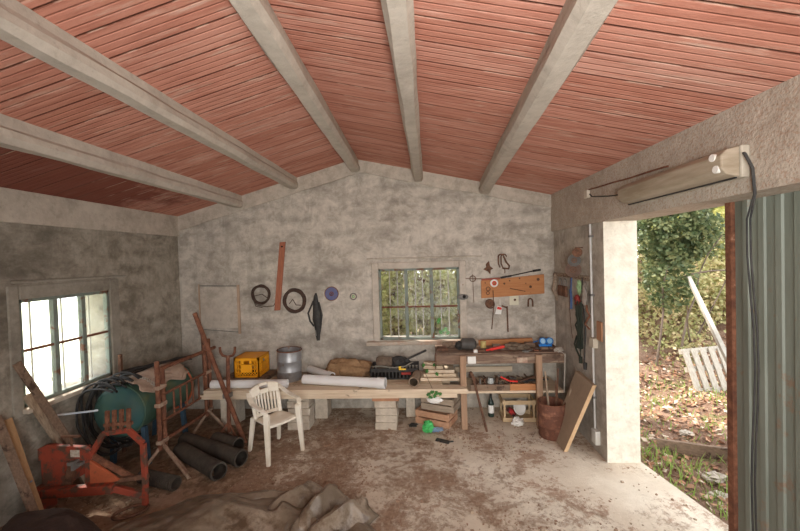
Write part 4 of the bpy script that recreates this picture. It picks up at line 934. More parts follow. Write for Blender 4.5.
tag(m.build('ironmongery', [RUSTD, GREYM, WOODD]), 'jumble of small rusty hardware on the workbench lower shelf', 'hardware', kind='stuff')
# under the bench: crate, bottle, rag, drum, bars
slat_crate(1.13, 4.66, .002, .40, .24, .27, 0, mat('yellowish crate wood', (.56, .42, .25), (.42, .30, .18), scale=6), 'yellowish open wooden crate with rubbish beneath the workbench shelf', None, 1)
m = MB(); m.lathe([(.05, 0), (.085, .02), (.09, .03), (.08, .032), (.05, .012), (0, .012), (0, 0), (.05, 0)], (1.13, 4.60, .16), (.4, -.8, .35), 28)
m.v = [Vector((p.x*1, p.y, p.z)) for p in m.v]; tag(m.build('white_dish', WHITE, smooth=True), 'white oval dish leaning in the crate under the workbench', 'dish')
m = MB(); m.disc((1.01, 4.62, .14), (.6, -.3, -.5), .033, .11, 20); tag(m.build('red_tin', mat('red and black tin', (.4, .03, .03), (.03, .02, .02), scale=9, lo=.45, hi=.55), smooth=True), 'red and black tin leaning beside the white dish', 'tin')
m = MB(); m.blob((1.09, 4.47, .035), .06, .05, .05, .4, 4, 4, flat=-.034); tag(m.build('white_rag', WHITE), 'small crumpled white rag on the floor before the bench crate', 'rag')
bt = thing('wine_bottle', 'dark glass bottle with white label standing under the workbench', 'bottle', (.82, 4.72, 0))
m = MB(); m.lathe([(0, 0), (.036, 0), (.038, .01), (.038, .17), (.030, .20), (.014, .225), (.013, .275), (0, .275)], (.82, 4.72, .002), (0, 0, 1), 24); m.build('glass', mat('dark bottle glass', (.02, .035, .03), (.03, .05, .04), rough=.12), bt, smooth=True)
m = MB(); m.lathe([(.0385, .05), (.0385, .15)], (.82, 4.72, .002), (0, 0, 1), 24); m.build('paper_label', WHITE, bt, smooth=True)
m = MB(); m.lathe([(.0150, .24), (.0150, .282), (0, .282)], (.82, 4.72, .002), (0, 0, 1), 16); m.build('cap', BLACK, bt, smooth=True)
m = MB(); m.bar((.69, 4.28, .01), (.55, 4.345, .66), .026, .022); m.bar((.55, 4.345, .62), (.53, 4.34, .69), .05, .03)
tag(m.build('iron_bar', RUSTD, bevel=.004), 'dark iron bar leaning on the left front leg of the workbench', 'bar')
dr = thing('rusty_drum', 'rusty brown metal drum holding sticks beside the workbench leg', 'drum', (1.40, 4.205, 0))
m = MB(); m.lathe([(0, .002), (.135, .002), (.14, .012), (.142, .13), (.146, .135), (.142, .14), (.145, .27), (.149, .275), (.145, .28), (.146, .385), (.138, .385), (.13, .02), (0, .02)], (1.40, 4.205, 0), (0, 0, 1), 36); m.build('drum_wall', mat('drum rust', (.20, .085, .05), (.32, .15, .09), (.14, .06, .04), scale=7, rough=.85, bump=.3), dr, smooth=True)
m = MB(); m.torus((1.40, 4.205, .387), (0, 0, 1), .143, .006, 36, 6); m.build('rim', RUST, dr, smooth=True)
for k, (a, b, w, lb) in enumerate((((1.39, 4.20, .03), (1.37, 4.30, .70), .022, 'thin wooden stick standing in the rusty drum against the bench leg'), ((1.46, 4.25, .03), (1.53, 4.34, .72), .016, 'thin rod standing upright in the rusty drum'), ((1.50, 4.15, .03), (1.59, 4.13, .56), .020, 'short stick in the rusty drum nearest the wall'), ((1.42, 4.14, .03), (1.46, 4.22, .62), .014, 'slim rod in the middle of the rusty drum'))):
    m = MB(); m.tube([a, b], w/2, 6); tag(m.build('stick', (WOODGV, RUSTD)[k % 2]), lb, 'stick', 'sticks in the rusty drum')
lbp = thing('leaning_board', 'flat brown wooden board with pale edge leaning against the right wall', 'board', (1.45, 4.0, 0))
P0, P1, P2, P3 = Vector((1.39, 4.22, .0)), Vector((1.40, 3.86, .0)), Vector((1.712, 3.80, .71)), Vector((1.700, 4.18, .74)); nn = (P1-P0).cross(P3-P0).normalized()
if nn.x > 0: nn = -nn
m = MB(); t_ = nn*-.035; up = Vector((0, 0, .02))
m.hexa([P0+t_*0+Vector((0, 0, .0)), P1, P1-t_*0+Vector((.038, 0, .0)), P0+Vector((.038, 0, 0)), P3-Vector((.038, 0, -.0)), P2-Vector((.038, 0, 0)), P2, P3])
m.build('board', mat('brown panel', (.36, .27, .19), (.27, .20, .14), scale=4, bump=.15), lbp, bevel=.003)
m = MB(); a, b = P1+Vector((-.001, -.006, .004)), P2+Vector((-.039, -.006, 0)); m.hexa([a, a+Vector((.039, 0, 0)), a+Vector((.039, .005, 0)), a+Vector((0, .005, 0)), b, b+Vector((.039, 0, 0)), b+Vector((.039, .005, 0)), b+Vector((0, .005, 0))])
m.build('edge_strip', mat('light raw edge', (.62, .43, .25), (.52, .34, .19), scale=8), lbp)

# ================================================================== ON THE BACK WALL
YW = YB-.004
def on(m, name, mt, label, cat, group=None, **k): return tag(m.build(name, mt, **k), label, cat, group)
pb = thing('wall_board', 'pale square board with thin orange battens on the back wall at left', 'board', (-2.82, YW, 1.1))
m = MB(); m.box(-3.11, -2.57, YW-.012, YW, 1.14, 1.72); m.build('board', M_TRIM, pb)
m = MB(); m.box(-2.575, -2.545, YW-.022, YW, 1.06, 1.74); m.build('batten', mat('pinkish batten', (.50, .36, .26), (.40, .28, .2), scale=6), pb)
m = MB(); m.box(-3.13, -3.115, YW-.018, YW, 1.10, 1.76); m.build('batten', mat('pinkish batten', (1, 1, 1)), pb)
m = MB(); m.bar((-3.11, YW-.014, 1.74), (-2.57, YW-.014, 1.725), .008, .012); m.bar((-3.11, YW-.012, 1.13), (-2.55, YW-.012, 1.08), .008, .008); m.build('edge_strip', GREYM, pb)
def coil(cx, cz, r, n, th, squash, label, tail, seed, name='wire_coil', mt=None):
    m = MB()
    for k in range(n):
        rr_ = r*(1+.10*math.sin(k*2.3+seed)); m.tube(wob([(cx+math.cos(a)*rr_, YW-.018-.004*(k % 4), cz+math.sin(a)*rr_*squash) for a in [2*PI*i/36 for i in range(36)]], .014, 7, seed+k), th, 5, closed=True)
    for t in tail: m.tube(wob(t, .01, 9), th*.8, 5)
    return on(m, name, mt or mat('dark rusty wire', (.05, .032, .024), (.10, .06, .045), scale=20), label, 'coil', smooth=True)
coil(-2.235, 1.60, .118, 9, .0065, 1.0, 'smaller coil of rusty wire on the back wall, left of the red-brown plank', [[(-2.33, YW-.02, 1.58), (-2.22, YW-.02, 1.60), (-2.14, YW-.02, 1.55)], [(-2.34, YW-.02, 1.52), (-2.30, YW-.02, 1.46), (-2.17, YW-.02, 1.43), (-2.06, YW-.02, 1.44), (-2.04, YW-.02, 1.48)], [(-2.36, YW-.02, 1.56), (-2.31, YW-.02, 1.44), (-2.22, YW-.02, 1.42)]], 1)
coil(-1.765, 1.50, .140, 14, .008, 1.08, 'larger coil of black wire on the back wall, right of the red-brown plank', [[(-1.84, YW-.02, 1.46), (-1.79, YW-.03, 1.52), (-1.74, YW-.03, 1.45), (-1.68, YW-.02, 1.44)]], 5)
m = MB(); m.hexa([(-2.055, YW-.022, 1.37), (-1.975, YW-.022, 1.375), (-1.975, YW, 1.375), (-2.055, YW, 1.37), (-1.945, YW-.022, 2.31), (-1.865, YW-.022, 2.315), (-1.865, YW, 2.315), (-1.945, YW, 2.31)])
hb = thing('wall_plank', 'narrow red-brown plank hanging upright on the back wall', 'plank', (-1.96, YW, 1.37)); m.build('plank', mat('red brown plank', (.40, .15, .085), (.30, .11, .065), scale=6, stretch=(8, 8, 1)), hb, bevel=.003)
m = MB(); m.disc((-1.912, YW-.026, 2.25), (0, 1, 0), .012, .006, 12); m.build('nail_head', DARK, hb)
m = MB(); m.box(-1.94, -1.925, YW-.028, YW-.022, 1.95, 2.1); m.build('scrape_mark', DARK, hb) if False else None
# hanging dark inner tube
it = thing('rubber_inner_tube', 'limp black rubber inner tube hanging on the back wall left of the blue disc', 'inner tube', (-1.47, YW, .95))
m = MB(); prof = [(1.60, .012), (1.55, .028), (1.45, .042), (1.35, .055), (1.25, .062), (1.18, .058), (1.10, .045), (1.02, .032), (.95, .022)]
m.tube(wob([(-1.465+.004*i-.001*i*i*.3, YW-.035, z) for i, (z, _) in enumerate(prof)], .02, 8), [w for _, w in prof], 12); m.v = [Vector((p.x, YW-.03+(p.y-YW+.035)*.45, p.z)) for p in m.v]; m.build('tube_body', BLACK, it, smooth=True)
m = MB(); m.tube(wob([(-1.49, YW-.05, 1.50), (-1.57, YW-.04, 1.33), (-1.545, YW-.05, 1.22), (-1.49, YW-.06, 1.15)], .01, 9), .012, 6); m.tube([(-1.42, YW-.05, 1.48), (-1.385, YW-.04, 1.30), (-1.41, YW-.05, 1.12)], .012, 6); m.build('loose_strip', BLACK, it, smooth=True)
m = MB(); m.bar((-1.475, YW-.062, 1.10), (-1.465, YW-.062, 1.02), .012, .006); m.build('valve', GREYM, it)
# discs
dg = thing('grinding_disc', 'blue grinding disc with rusty rim hanging on the back wall', 'disc', (-1.25, YW, 1.49))
m = MB(); m.disc((-1.25, YW-.008, 1.585), (0, 1, 0), .092, .007, 32); m.build('disc', BLUED, dg)
m = MB(); m.torus((-1.25, YW-.006, 1.585), (0, 1, 0), .093, .006, 32, 6); m.build('rim', RUST, dg)
m = MB(); m.torus((-1.25, YW-.012, 1.585), (0, 1, 0), .025, .006, 20, 6); m.disc((-1.25, YW-.012, 1.585), (0, 1, 0), .010, .006); m.build('hub_ring', RUST, dg)
sd = thing('small_washer_disc', 'small grey ring with pale centre on the back wall between blue disc and window', 'disc', (-.95, YW, 1.49))
m = MB(); m.torus((-.95, YW-.006, 1.54), (0, 1, 0), .042, .008, 28, 6); m.build('outer_ring', GREYM, sd)
m = MB(); m.disc((-.95, YW-.006, 1.54), (0, 1, 0), .034, .005); m.build('face', GREYCON, sd); m = MB(); m.torus((-.95, YW-.010, 1.54), (0, 1, 0), .015, .004, 16, 5); m.build('centre_ring', GREENP, sd)
# right part of the back wall
m = MB(); m.blob((.53, YW-.02, 1.50), .075, .02, .038, .08, 3, 2); hg = thing('pulley_hook', 'grey oval pulley hanging beside the back window', 'pulley', (.53, YW, 1.46)); m.build('pulley_body', GREYM, hg, smooth=True)
m = MB(); m.tube([(.525, YW-.015, 1.54), (.525, YW-.01, 1.66)], .003, 5); m.tube([(.525, YW-.012, 1.66), (.54, YW-.02, 1.665)], .006, 5); m.build('cord', RUSTD, hg); m = MB(); m.disc((.545, YW-.042, 1.505), (0, 1, 0), .022, .004); m.build('wheel', DARK, hg)
m = MB(); m.tube([(.56, YW-.012, 1.745), (.96, YW-.012, 1.725)], .006, 6); m.tube([(.675, YW-.012, 1.42), (.667, YW-.012, 1.80)], .004, 5); m.torus((.667, YW-.015, 1.74), (0, 1, 0), .038, .006, 24, 6)
on(m, 'wheel_brace', RUSTD, 'thin rusty cross-shaped rod with ring left of the orange board', 'rod')
m = MB(); m.prism_y([(.81, 1.86), (.87, 1.83), (.90, 1.79), (.905, 1.85), (.94, 1.87), (.90, 1.90), (.885, 1.97), (.845, 1.93), (.85, 1.89)], YW-.03, YW); on(m, 'rusty_bracket', RUSTD, 'jagged rusty metal piece on the wall above the orange board', 'bracket', bevel=.006)
m = MB(); 
for dx in (0, .035): m.tube(arc((1.045+dx, YW-.02, 2.02), .035, 0, PI, 12)+[(1.01+dx, YW-.02, 1.93), (1.03+dx, YW-.02, 1.88)], .009, 6)
m.tube([(1.08, YW-.02, 2.02), (1.11, YW-.02, 1.95), (1.15, YW-.025, 1.90), (1.14, YW-.03, 1.86), (1.06, YW-.03, 1.87)], .012, 6); m.tube([(1.09, YW-.02, 1.86), (1.09, YW-.02, 1.80)], .006, 5)
on(m, 'iron_shackle', RUSTD, 'looped dark iron shackles hanging high above the orange board', 'shackle', smooth=True)
pg = thing('tool_board', 'long orange-brown wooden tool board on the back wall above the workbench', 'board', (1.19, YW, 1.5))
m = MB(); m.hexa([(.775, YW-.018, 1.475), (1.60, YW-.018, 1.52), (1.60, YW, 1.52), (.775, YW, 1.475), (.775, YW-.018, 1.71), (1.60, YW-.018, 1.775), (1.60, YW, 1.775), (.775, YW, 1.71)]); m.build('board', WOODO, pg, bevel=.003)
for x, z, r0 in ((1.08, 1.665, .014), (1.15, 1.70, .01), (1.28, 1.73, .01), (1.52, 1.71, .02), (1.42, 1.615, .018), (.83, 1.68, .01), (1.36, 1.66, .008)):
    m = MB(); m.disc((x, YW-.023, z), (0, 1, 0), r0, .006, 12); m.build('peg', RUSTD, pg)
m = MB(); m.tube([(1.15, YW-.024, 1.60), (1.35, YW-.024, 1.555)], .005, 5); on(m, 'thin_wire', RUSTD, 'thin dark wire stretched across the lower edge of the orange board', 'wire')
m = MB(); m.tube([(1.03, YW-.035, 1.745), (1.17, YW-.035, 1.765)], .013, 8); m.tube([(1.15, YW-.035, 1.763), (1.47, YW-.035, 1.825)], .007, 8); m.tube([(1.45, YW-.035, 1.822), (1.55, YW-.035, 1.835)], .014, 8); on(m, 'torque_bar', BLACK, 'black-ended bar resting along the top of the orange board', 'bar', smooth=True)
m = MB(); m.bar((.78, YW-.028, 1.725), (1.02, YW-.028, 1.735), .02, .025); on(m, 'metal_strip', mat('dull red metal', (.34, .09, .06), (.26, .09, .07)), 'dull red strip lying on the top left of the orange board', 'strip')
rg = thing('ring_tag', 'round white and red ring hanging on the orange board', 'ring', (.945, YW, 1.63))
m = MB(); m.torus((.945, YW-.03, 1.675), (0, 1, 0), .040, .014, 28, 8); m.build('ring', WHITE, rg, smooth=True); m = MB(); m.torus((.945, YW-.037, 1.675), (0, 1, 0), .024, .007, 24, 6); m.build('inner_ring', REDB, rg, smooth=True)
m = MB(); m.torus((.865, YW-.028, 1.60), (0, 1, 0), .026, .006, 20, 6); m.torus((.86, YW-.028, 1.545), (0, 1, 0), .020, .005, 20, 6); on(m, 'iron_rings', RUSTD, 'two small dark iron rings on the left of the orange board', 'rings')
m = MB(); m.torus((.885, YW-.026, 1.40), (0, 1, 0), .055, .008, 24, 6, 1.1); m.disc((.885, YW-.018, 1.40), (0, 1, 0), .048, .006); m.tube([(.925, YW-.04, 1.58), (.93, YW-.04, 1.40), (.925, YW-.03, 1.30), (.90, YW-.02, 1.06)], .006, 5); on(m, 'iron_pulley', RUSTD, 'rusty round pulley wheel hanging below the left of the orange board', 'pulley')
m = MB(); m.tube([(1.02, YW-.01, 1.46), (1.02, YW-.012, 1.38)], .003, 4); m.hexa([(.95, YW-.012, 1.26), (1.03, YW-.012, 1.255), (1.03, YW-.006, 1.255), (.95, YW-.006, 1.26), (.985, YW-.012, 1.37), (1.045, YW-.012, 1.35), (1.045, YW-.006, 1.35), (.985, YW-.006, 1.37)]); tg = on(m, 'paper_tag', WHITE, 'white tag with red print hanging below the orange board', 'tag')
m = MB(); m.hexa([(.975, YW-.015, 1.325), (1.035, YW-.015, 1.315), (1.035, YW-.013, 1.315), (.975, YW-.013, 1.325), (.985, YW-.015, 1.36), (1.04, YW-.015, 1.345), (1.04, YW-.013, 1.345), (.985, YW-.013, 1.36)]); q = m.build('red_print', REDB, tg); q['label'] = 'red printed patch'
m = MB(); m.bar((1.04, YW-.02, 1.37), (1.11, YW-.02, 1.34), .03, .02); m.bar((1.11, YW-.012, 1.36), (1.115, YW-.012, 1.02), .018, .01); on(m, 'hanging_file', RUSTD, 'thin brown file hanging straight below the orange board', 'file')
m = MB(); m.box(1.145, 1.265, YW-.008, YW, 1.375, 1.50); q = on(m, 'wall_card', mat('cream card', (.68, .66, .52), (.6, .56, .42), scale=9), 'small cream card with a dark spot pinned below the orange board', 'card'); m = MB(); m.disc((1.215, YW-.012, 1.445), (0, 1, 0), .016, .004, 12); m.build('spot', RUSTD, q)
m = MB()
for dx in (0, .06): m.tube([(1.385+dx, YW-.015, 1.35), (1.39+dx*.9, YW-.015, 1.43)], .010, 6)
m.tube(arc((1.415, YW-.015, 1.43), .027, 0, PI, 8), .010, 6); on(m, 'horseshoe_clip', RUSTD, 'small U-shaped iron clip below the right of the orange board', 'clip', smooth=True)
# ================================================================== ON THE RIGHT WALL
XW = XR-.002
blades = ((4.02, 2.05, .05, RUSTD, 'smallest dark brown saw disc, top of the three on the right wall'), (4.10, 1.965, .066, mat('dull grey disc', (.13, .125, .115), (.08, .075, .07), scale=14, rough=.8), 'middle grey saw disc of the three on the right wall'), (4.13, 1.865, .082, mat('brown worn disc', (.10, .062, .045), (.16, .10, .075), scale=14), 'largest brown saw disc, bottom of the three on the right wall'))
for k, (y, z, r0, mt, lb) in enumerate(blades):
    t = thing('saw_disc', lb, 'disc', (XW, y, z-r0), 'saw discs on the right wall')
    ax = Vector((-.45, -1, 0)).normalized(); c_ = Vector((1.64, y, z))+ax*.012*k
    m = MB(); m.disc(c_, ax, r0, .005, 32); q = m.build('blade', mt, t)
    m = MB(); m.torus(c_+ax*.006, ax, r0*.35, .005, 20, 6); m.disc(c_+ax*.006, ax, .012, .004, 12); m.build('hub', RUSTD, q)
m = MB(); m.tube([(XW, 4.12, 2.10), (1.64, 4.07, 2.10), (1.64, 4.06, 2.06)], .005, 6); m.tube([(XW, 4.18, 1.965), (1.63, 4.13, 1.965)], .005, 6); m.tube([(XW, 4.20, 1.865), (1.63, 4.15, 1.865)], .005, 6)
tag(m.build('wall_hook', RUSTD), 'thin iron hooks holding the saw discs off the right wall', 'hook')
rk = thing('tool_rail', 'wooden rail with hooks for hanging tools on the right wall', 'rail', (XW, 4.35, 1.75))
m = MB(); m.hexa([(XW-.02, 4.95, 1.755), (XW-.02, 3.93, 1.745), (XW, 3.93, 1.745), (XW, 4.95, 1.755), (XW-.02, 4.95, 1.795), (XW-.02, 3.93, 1.80), (XW, 3.93, 1.80), (XW, 4.95, 1.795)]); m.build('rail', WOODG, rk, bevel=.003)
for k in range(9): m = MB(); y = 4.0+k*.11; m.tube([(XW-.018, y, 1.77), (XW-.05, y, 1.765), (XW-.05, y, 1.79)], .004, 5); m.build('hook', RUSTD, rk)
# brush / hooks / padlocks
m = MB(); m.tube(wob([(XW-.03, 4.87, 1.79), (XW-.05, 4.82, 1.70), (XW-.05, 4.86, 1.58), (XW-.045, 4.80, 1.50), (XW-.03, 4.84, 1.44)], .01, 8), [.014, .022, .03, .024, .012], 8); on(m, 'leather_strap', WOODG, 'brown leather strap hanging at the far end of the tool rail', 'strap', smooth=True)
for k, y in enumerate((4.70, 4.56)):
    t = thing('padlock', ('rusty padlock on the tool rail, nearer the corner', 'rusty padlock on the tool rail, farther from the corner')[k], 'padlock', (XW-.03, y, 1.5), 'rusty padlocks on the tool rail')
    m = MB(); m.box(XW-.05, XW-.015, y-.055, y+.055, 1.52, 1.65); m.build('lock_body', RUSTD, t, bevel=.01)
    m = MB(); m.tube([(XW-.03, y-.035, 1.65)]+arc((XW-.03, y, 1.70), .035, PI, 0, 10, (0, 1, 0), (0, 0, 1))+[(XW-.03, y+.035, 1.65)], .007, 6); m.build('shackle', GREYM, t, smooth=True)
m = MB(); m.tube([(XW-.03, 4.36, 1.76), (XW-.035, 4.37, 1.60), (XW-.035, 4.35, 1.45)], .008, 6); m.tube([(XW-.03, 4.40, 1.62), (XW-.035, 4.36, 1.54), (XW-.035, 4.37, 1.40)], .014, 6); on(m, 'blue_pliers', mat('dull blue', (.08, .14, .30), (.06, .10, .2)), 'blue-handled tool hanging from the tool rail', 'tool', smooth=True)
m = MB(); m.blob((XW-.04, 4.13, 1.67), .02, .04, .07, .3, 3, 2); on(m, 'green_brush', mat('pale green plastic', (.35, .52, .28), (.3, .45, .25)), 'pale green plastic piece hanging on the tool rail', 'tool', smooth=True)
m = MB(); m.blob((XW-.045, 4.17, 1.52), .025, .05, .06, .3, 3, 5); on(m, 'red_cloth', mat('dark red cloth', (.30, .05, .04), (.2, .035, .03)), 'dark red rag hanging from the tool rail', 'rag', smooth=True)
m = MB(); m.blob((XW-.04, 4.0, 1.60), .02, .04, .12, .4, 4, 7); on(m, 'grey_rag', mat('grey rag cloth', (.34, .30, .26), (.2, .17, .14)), 'grey stained rag at the near end of the tool rail', 'rag', smooth=True)
# bunch of dark cables
m = MB(); rb = random.Random(5)
for k in range(14):
    y0 = 4.14+rb.uniform(-.05, .05); pts = [(XW-.03-rb.uniform(0, .03), y0+rb.uniform(-.04, .04), z+rb.uniform(-.03, .03)) for z in (1.5, 1.38, 1.25, 1.12, 1.0)]; m.tube(wob(pts, .02, 9, k), .009, 5)
m.tube([(XW-.04, 4.22, 1.12), (XW-.05, 4.26, 1.02), (XW-.04, 4.24, .96), (XW-.04, 4.15, .90)], .010, 5); m.tube([(XW-.035, 4.14, 1.02), (XW-.035, 4.14, .90)], .006, 5); m.tube([(XW-.04, 4.13, .905), (XW-.04, 4.13, .84)], .020, 8)
on(m, 'cable_bunch', mat('dark green black cable', (.02, .028, .022), (.04, .045, .03)), 'knotted bunch of dark cables with a plug hanging on the right wall', 'cable', smooth=True)
m = MB(); m.tube(wob([(XW-.03, 4.08, 1.78), (XW-.03, 4.06, 1.5), (XW-.03, 4.03, 1.2), (XW-.03, 4.03, .86)], .02, 3), .006, 6); m.tube([(XW-.035, 4.03, .87), (XW-.035, 4.03, .80)], .020, 8)
on(m, 'plug_lead', BLACK, 'single black lead with plug hanging down nearest the conduit', 'cable', smooth=True)
m = MB(); m.tube(wob([(XW-.02, 4.42, 1.76), (XW-.02, 4.42, 1.4), (XW-.02, 4.40, 1.10), (XW-.03, 4.36, 1.05)], .02, 4), .003, 5); on(m, 'brown_string', RUSTD, 'thin brown cord hanging left of the cable bunch', 'string')
m = MB(); m.tube(wob([(XW-.03, 3.98, 1.50), (XW-.05, 3.95, 1.44), (XW-.03, 3.93, 1.38), (XW-.05, 3.96, 1.30), (XW-.03, 3.93, 1.24)], .03, 9), .010, 6); on(m, 'chain_piece', RUST, 'short rusty chain piece hooked beside the conduit', 'chain', smooth=True)
m = MB(); m.box(XW-.015, XW, 3.70, 3.80, 1.17, 1.36); on(m, 'wood_patch', mat('orange brown patch', (.42, .22, .12), (.33, .17, .1)), 'small orange-brown wooden block on the wall beside the doorway', 'block', bevel=.003)

# ================================================================== OUTSIDE
def leaf_cloud(name, cs, n, size, mt, label, cat, seed, stems=None, kind=None, group=None, nrm=None):
    rg_ = random.Random(seed); root = thing(name, label, cat, (cs[0][0][0], cs[0][0][1], max(-.1, cs[0][0][2]-cs[0][1][2])), group)
    m = MB(); tot = sum(c[2] for c in cs); vs = m.v; fs = m.f
    org = root['_o']
    for c, r, wgt in cs:
        for _ in range(int(n*wgt/tot)):
            while True:
                d = Vector((rg_.uniform(-1, 1), rg_.uniform(-1, 1), rg_.uniform(-1, 1)))
                if .25 < d.length < 1: break
            if noise.noise(Vector((d.x*3+seed, d.y*3, d.z*3))) < -.12: continue
            p = Vector((c[0]+d.x*r[0], c[1]+d.y*r[1], c[2]+d.z*r[2]))
            nn = (Vector((rg_.gauss(0, 1), rg_.gauss(0, 1), rg_.gauss(0, 1)))+Vector((-.3, -.7, .6))).normalized(); x = nn.orthogonal().normalized(); x = Matrix.Rotation(rg_.uniform(0, 6.3), 3, nn) @ x; y = nn.cross(x)
            s = size*rg_.uniform(.6, 1.3); k = len(vs)
            vs.extend((p-x*s*.6, p-x*s*.1+y*s*.42, p+x*s*.65, p-x*s*.1-y*s*.42)); fs.append((k, k+1, k+2, k+3)); m.mi.append(0)
    m.build('leaves', mt, root)
    if stems:
        m = MB()
        for a, b in stems: m.tube(wob(lerp(a, b, 8), .12, 1.5, seed), [.022-.0022*i for i in range(8)], 5)
        m.build('branches', mat('bark', (.20, .15, .11), (.12, .09, .07), scale=12), root)
    return root
L_DARK = mat('dark ivy leaves', (.055, .085, .035), (.30, .30, .13), (.12, .15, .06), scale=9, rough=.5, trans=.35)
L_YEL = mat('yellow autumn leaves', (.62, .52, .15), (.85, .74, .34), (.45, .46, .15), scale=5, rough=.6, trans=.5)
L_MIX = mat('mixed dry leaves', (.26, .29, .10), (.74, .56, .34), (.50, .46, .22), scale=6, rough=.7, trans=.3)
L_IVYB = mat('pale sunlit ivy', (.34, .38, .16), (.13, .07, .045), (.56, .56, .28), scale=5, rough=.6, trans=.5)
leaf_cloud('ivy_bush', [((3.85, 5.9, 2.45), (.60, .4, .65), 5), ((3.8, 5.95, 1.65), (.36, .35, .6), 1.6), ((4.45, 6.2, 2.25), (.4, .3, .4), .7), ((4.3, 6.1, 3.0), (.5, .4, .4), .8)], 10500, .062, L_DARK, 'dark green ivy bush hanging beside the doorway pillar outside', 'bush', 1, [((3.6, 6.0, -.1), (3.7, 5.8, 2.6)), ((3.9, 6.1, 0), (4.5, 5.9, 2.3)), ((4.0, 6.0, 1.6), (5.0, 6.2, 1.7))])
leaf_cloud('yellow_leaved_tree', [((6.2, 7.7, 2.7), (1.3, 1.0, 1.3), 4), ((5.2, 7.6, 3.0), (.9, .8, .9), 2), ((7.0, 7.4, 1.7), (1.1, .9, .8), 2)], 17000, .07, L_YEL, 'yellow-leaved tree seen at the top right of the doorway', 'tree', 2, [((6.4, 8.0, .8), (6.3, 7.7, 3.2)), ((6.4, 8.0, 1.2), (5.2, 7.4, 2.6)), ((6.4, 7.9, 1.4), (7.2, 7.4, 2.4))])
leaf_cloud('bramble_thicket', [((4.6, 6.7, .9), (1.1, .55, .85), 4), ((5.6, 6.7, 1.1), (1.1, .6, .8), 4), ((4.2, 6.3, .35), (.6, .4, .4), 1), ((6.4, 6.6, 1.0), (.9, .7, .8), 2), ((5.0, 7.0, 1.9), (1.3, .5, .6), 2)], 30000, .052, L_MIX, 'tangled brown and green bramble thicket on the bank outside the doorway', 'thicket', 3, [((4.3, 6.4, 0), (4.7, 6.1, 1.5)), ((4.9, 6.3, 0), (5.6, 6.1, 1.6)), ((4.4, 6.2, 0), (4.1, 6.0, 1.2)), ((5.5, 6.4, .2), (5.2, 6.1, 1.5))])
leaf_cloud('background_shrub', [((4.8, 8.6, 2.2), (2.2, .8, 1.8), 3), ((7.6, 9.0, 2.4), (2.2, 1.0, 2.2), 3), ((8.6, 7.2, 1.5), (1.2, 1.4, 1.6), 2), ((3.0, 7.6, 1.5), (1.2, .8, 1.5), 2)], 22000, .11, L_DARK, 'large dark shrubs behind the thicket, farthest from the doorway', 'shrub', 4, [((5, 8.8, 1), (5, 8.5, 3.6)), ((7.6, 9.2, 1.5), (7.5, 9, 4))])
# ivy seen through the back window
leaf_cloud('window_ivy', [((-.1, 6.0, 1.3), (1.35, .40, .95), 5), ((.5, 5.85, 1.1), (.6, .2, .9), 1), ((-.6, 5.9, 1.3), (.6, .25, 1.), 1)], 17000, .075, L_IVYB, 'sunlit pale ivy and autumn leaves outside the back window', 'climbing plant', 6, [((-.5, 6.0, -.1), (-.6, 5.9, 2.2)), ((.1, 6.0, -.1), (.2, 5.9, 2.2)), ((.5, 6.0, 0), (.4, 5.9, 2.2)), ((-.2, 6.1, 0), (-.3, 6.0, 2.2))])
m = MB(); rv = random.Random(8)
for p in ((.20, YB+.13, 1.15), (.27, YB+.14, 1.02), (.23, YB+.13, 1.0), (.30, YB+.14, 1.04), (.21, YB+.15, 1.17), (.33, YB+.14, .99)): leaf(m, p, (rv.uniform(-.3, .3), -1, .3), .055)
m.tube([(.25, YB+.14, .93), (.27, YB+.14, 1.0), (.22, YB+.14, 1.16)], .003, 5)
tag(m.build('ivy_leaves', mat('fresh green leaf', (.05, .25, .03), (.08, .32, .05), trans=.4)), 'fresh green ivy leaves right behind the back window glass', 'leaves')
# bare twigs outside the left window
m = MB(); rv = random.Random(11)
for k in range(16):
    y = rv.uniform(2.9, 5.2); x = -4.3-rv.uniform(0, .5); a = rv.uniform(-.5, .5); h = rv.uniform(.9, 1.8)
    pts = [(x+.05*rv.uniform(-1, 1)*i, y+a*i*.2+rv.uniform(-.04, .04), -.1+h*i/5) for i in range(6)]; m.tube(pts, [.006-.0009*i for i in range(6)], 4)
tag(m.build('bare_twigs', mat('grey twigs', (.36, .32, .26), (.26, .22, .18))), 'thin bare twigs of a shrub outside the left window', 'twigs')
# pallet
pl = thing('wooden_pallet', 'weathered pale wooden pallet leaning on the bank outside', 'pallet', (4.0, 5.35, .1))
PW = mat('grey white pallet wood', (.50, .45, .37), (.36, .31, .25), scale=6, stretch=(9, 9, 1), bump=.2)
o3 = Vector((3.76, 5.28, .03)); ux = Vector((.98, .16, .03)).normalized(); uz = Vector((-.10, .30, .90)).normalized(); un = ux.cross(uz)
for k in range(5):
    c = o3+ux*(.135*k); m = MB(); m.bar(c, c+uz*(.60+.02*(k % 2)), .085, .02, up=un); m.build('slat', PW, pl)
for h in (.05, .35, .60):
    m = MB(); c = o3+uz*h+un*-.045; c2 = c+ux*.58; 
    if un.y < 0: c = o3+uz*h-un*.045; c2 = c+ux*.58
    else: c = o3+uz*h+un*.045; c2 = c+ux*.58
    m.bar(c-ux*.04, c2, .07, .05, up=un); m.build('stringer', PW, pl)
m = MB(); m.bar((2.66, 2.62, -.10), (3.80, 5.50, 1.60), .15, .04, up=(1, -.4, .3)); tag(m.build('long_board', mat('pale long board', (.47, .43, .36), (.34, .30, .25), scale=4), bevel=.003), 'long pale board leaning diagonally outside the doorway', 'board')
m = MB(); a = (2.42, 4.02, gh(2.42, 4.02)+.05); m.bar(a, (2.95, 3.62+.1, gh(2.95, 3.72)+.05), .04, .12); tag(m.build('rotten_plank', WOODD, bevel=.004), 'dark rotten plank lying on edge on the ground outside the doorway', 'plank')
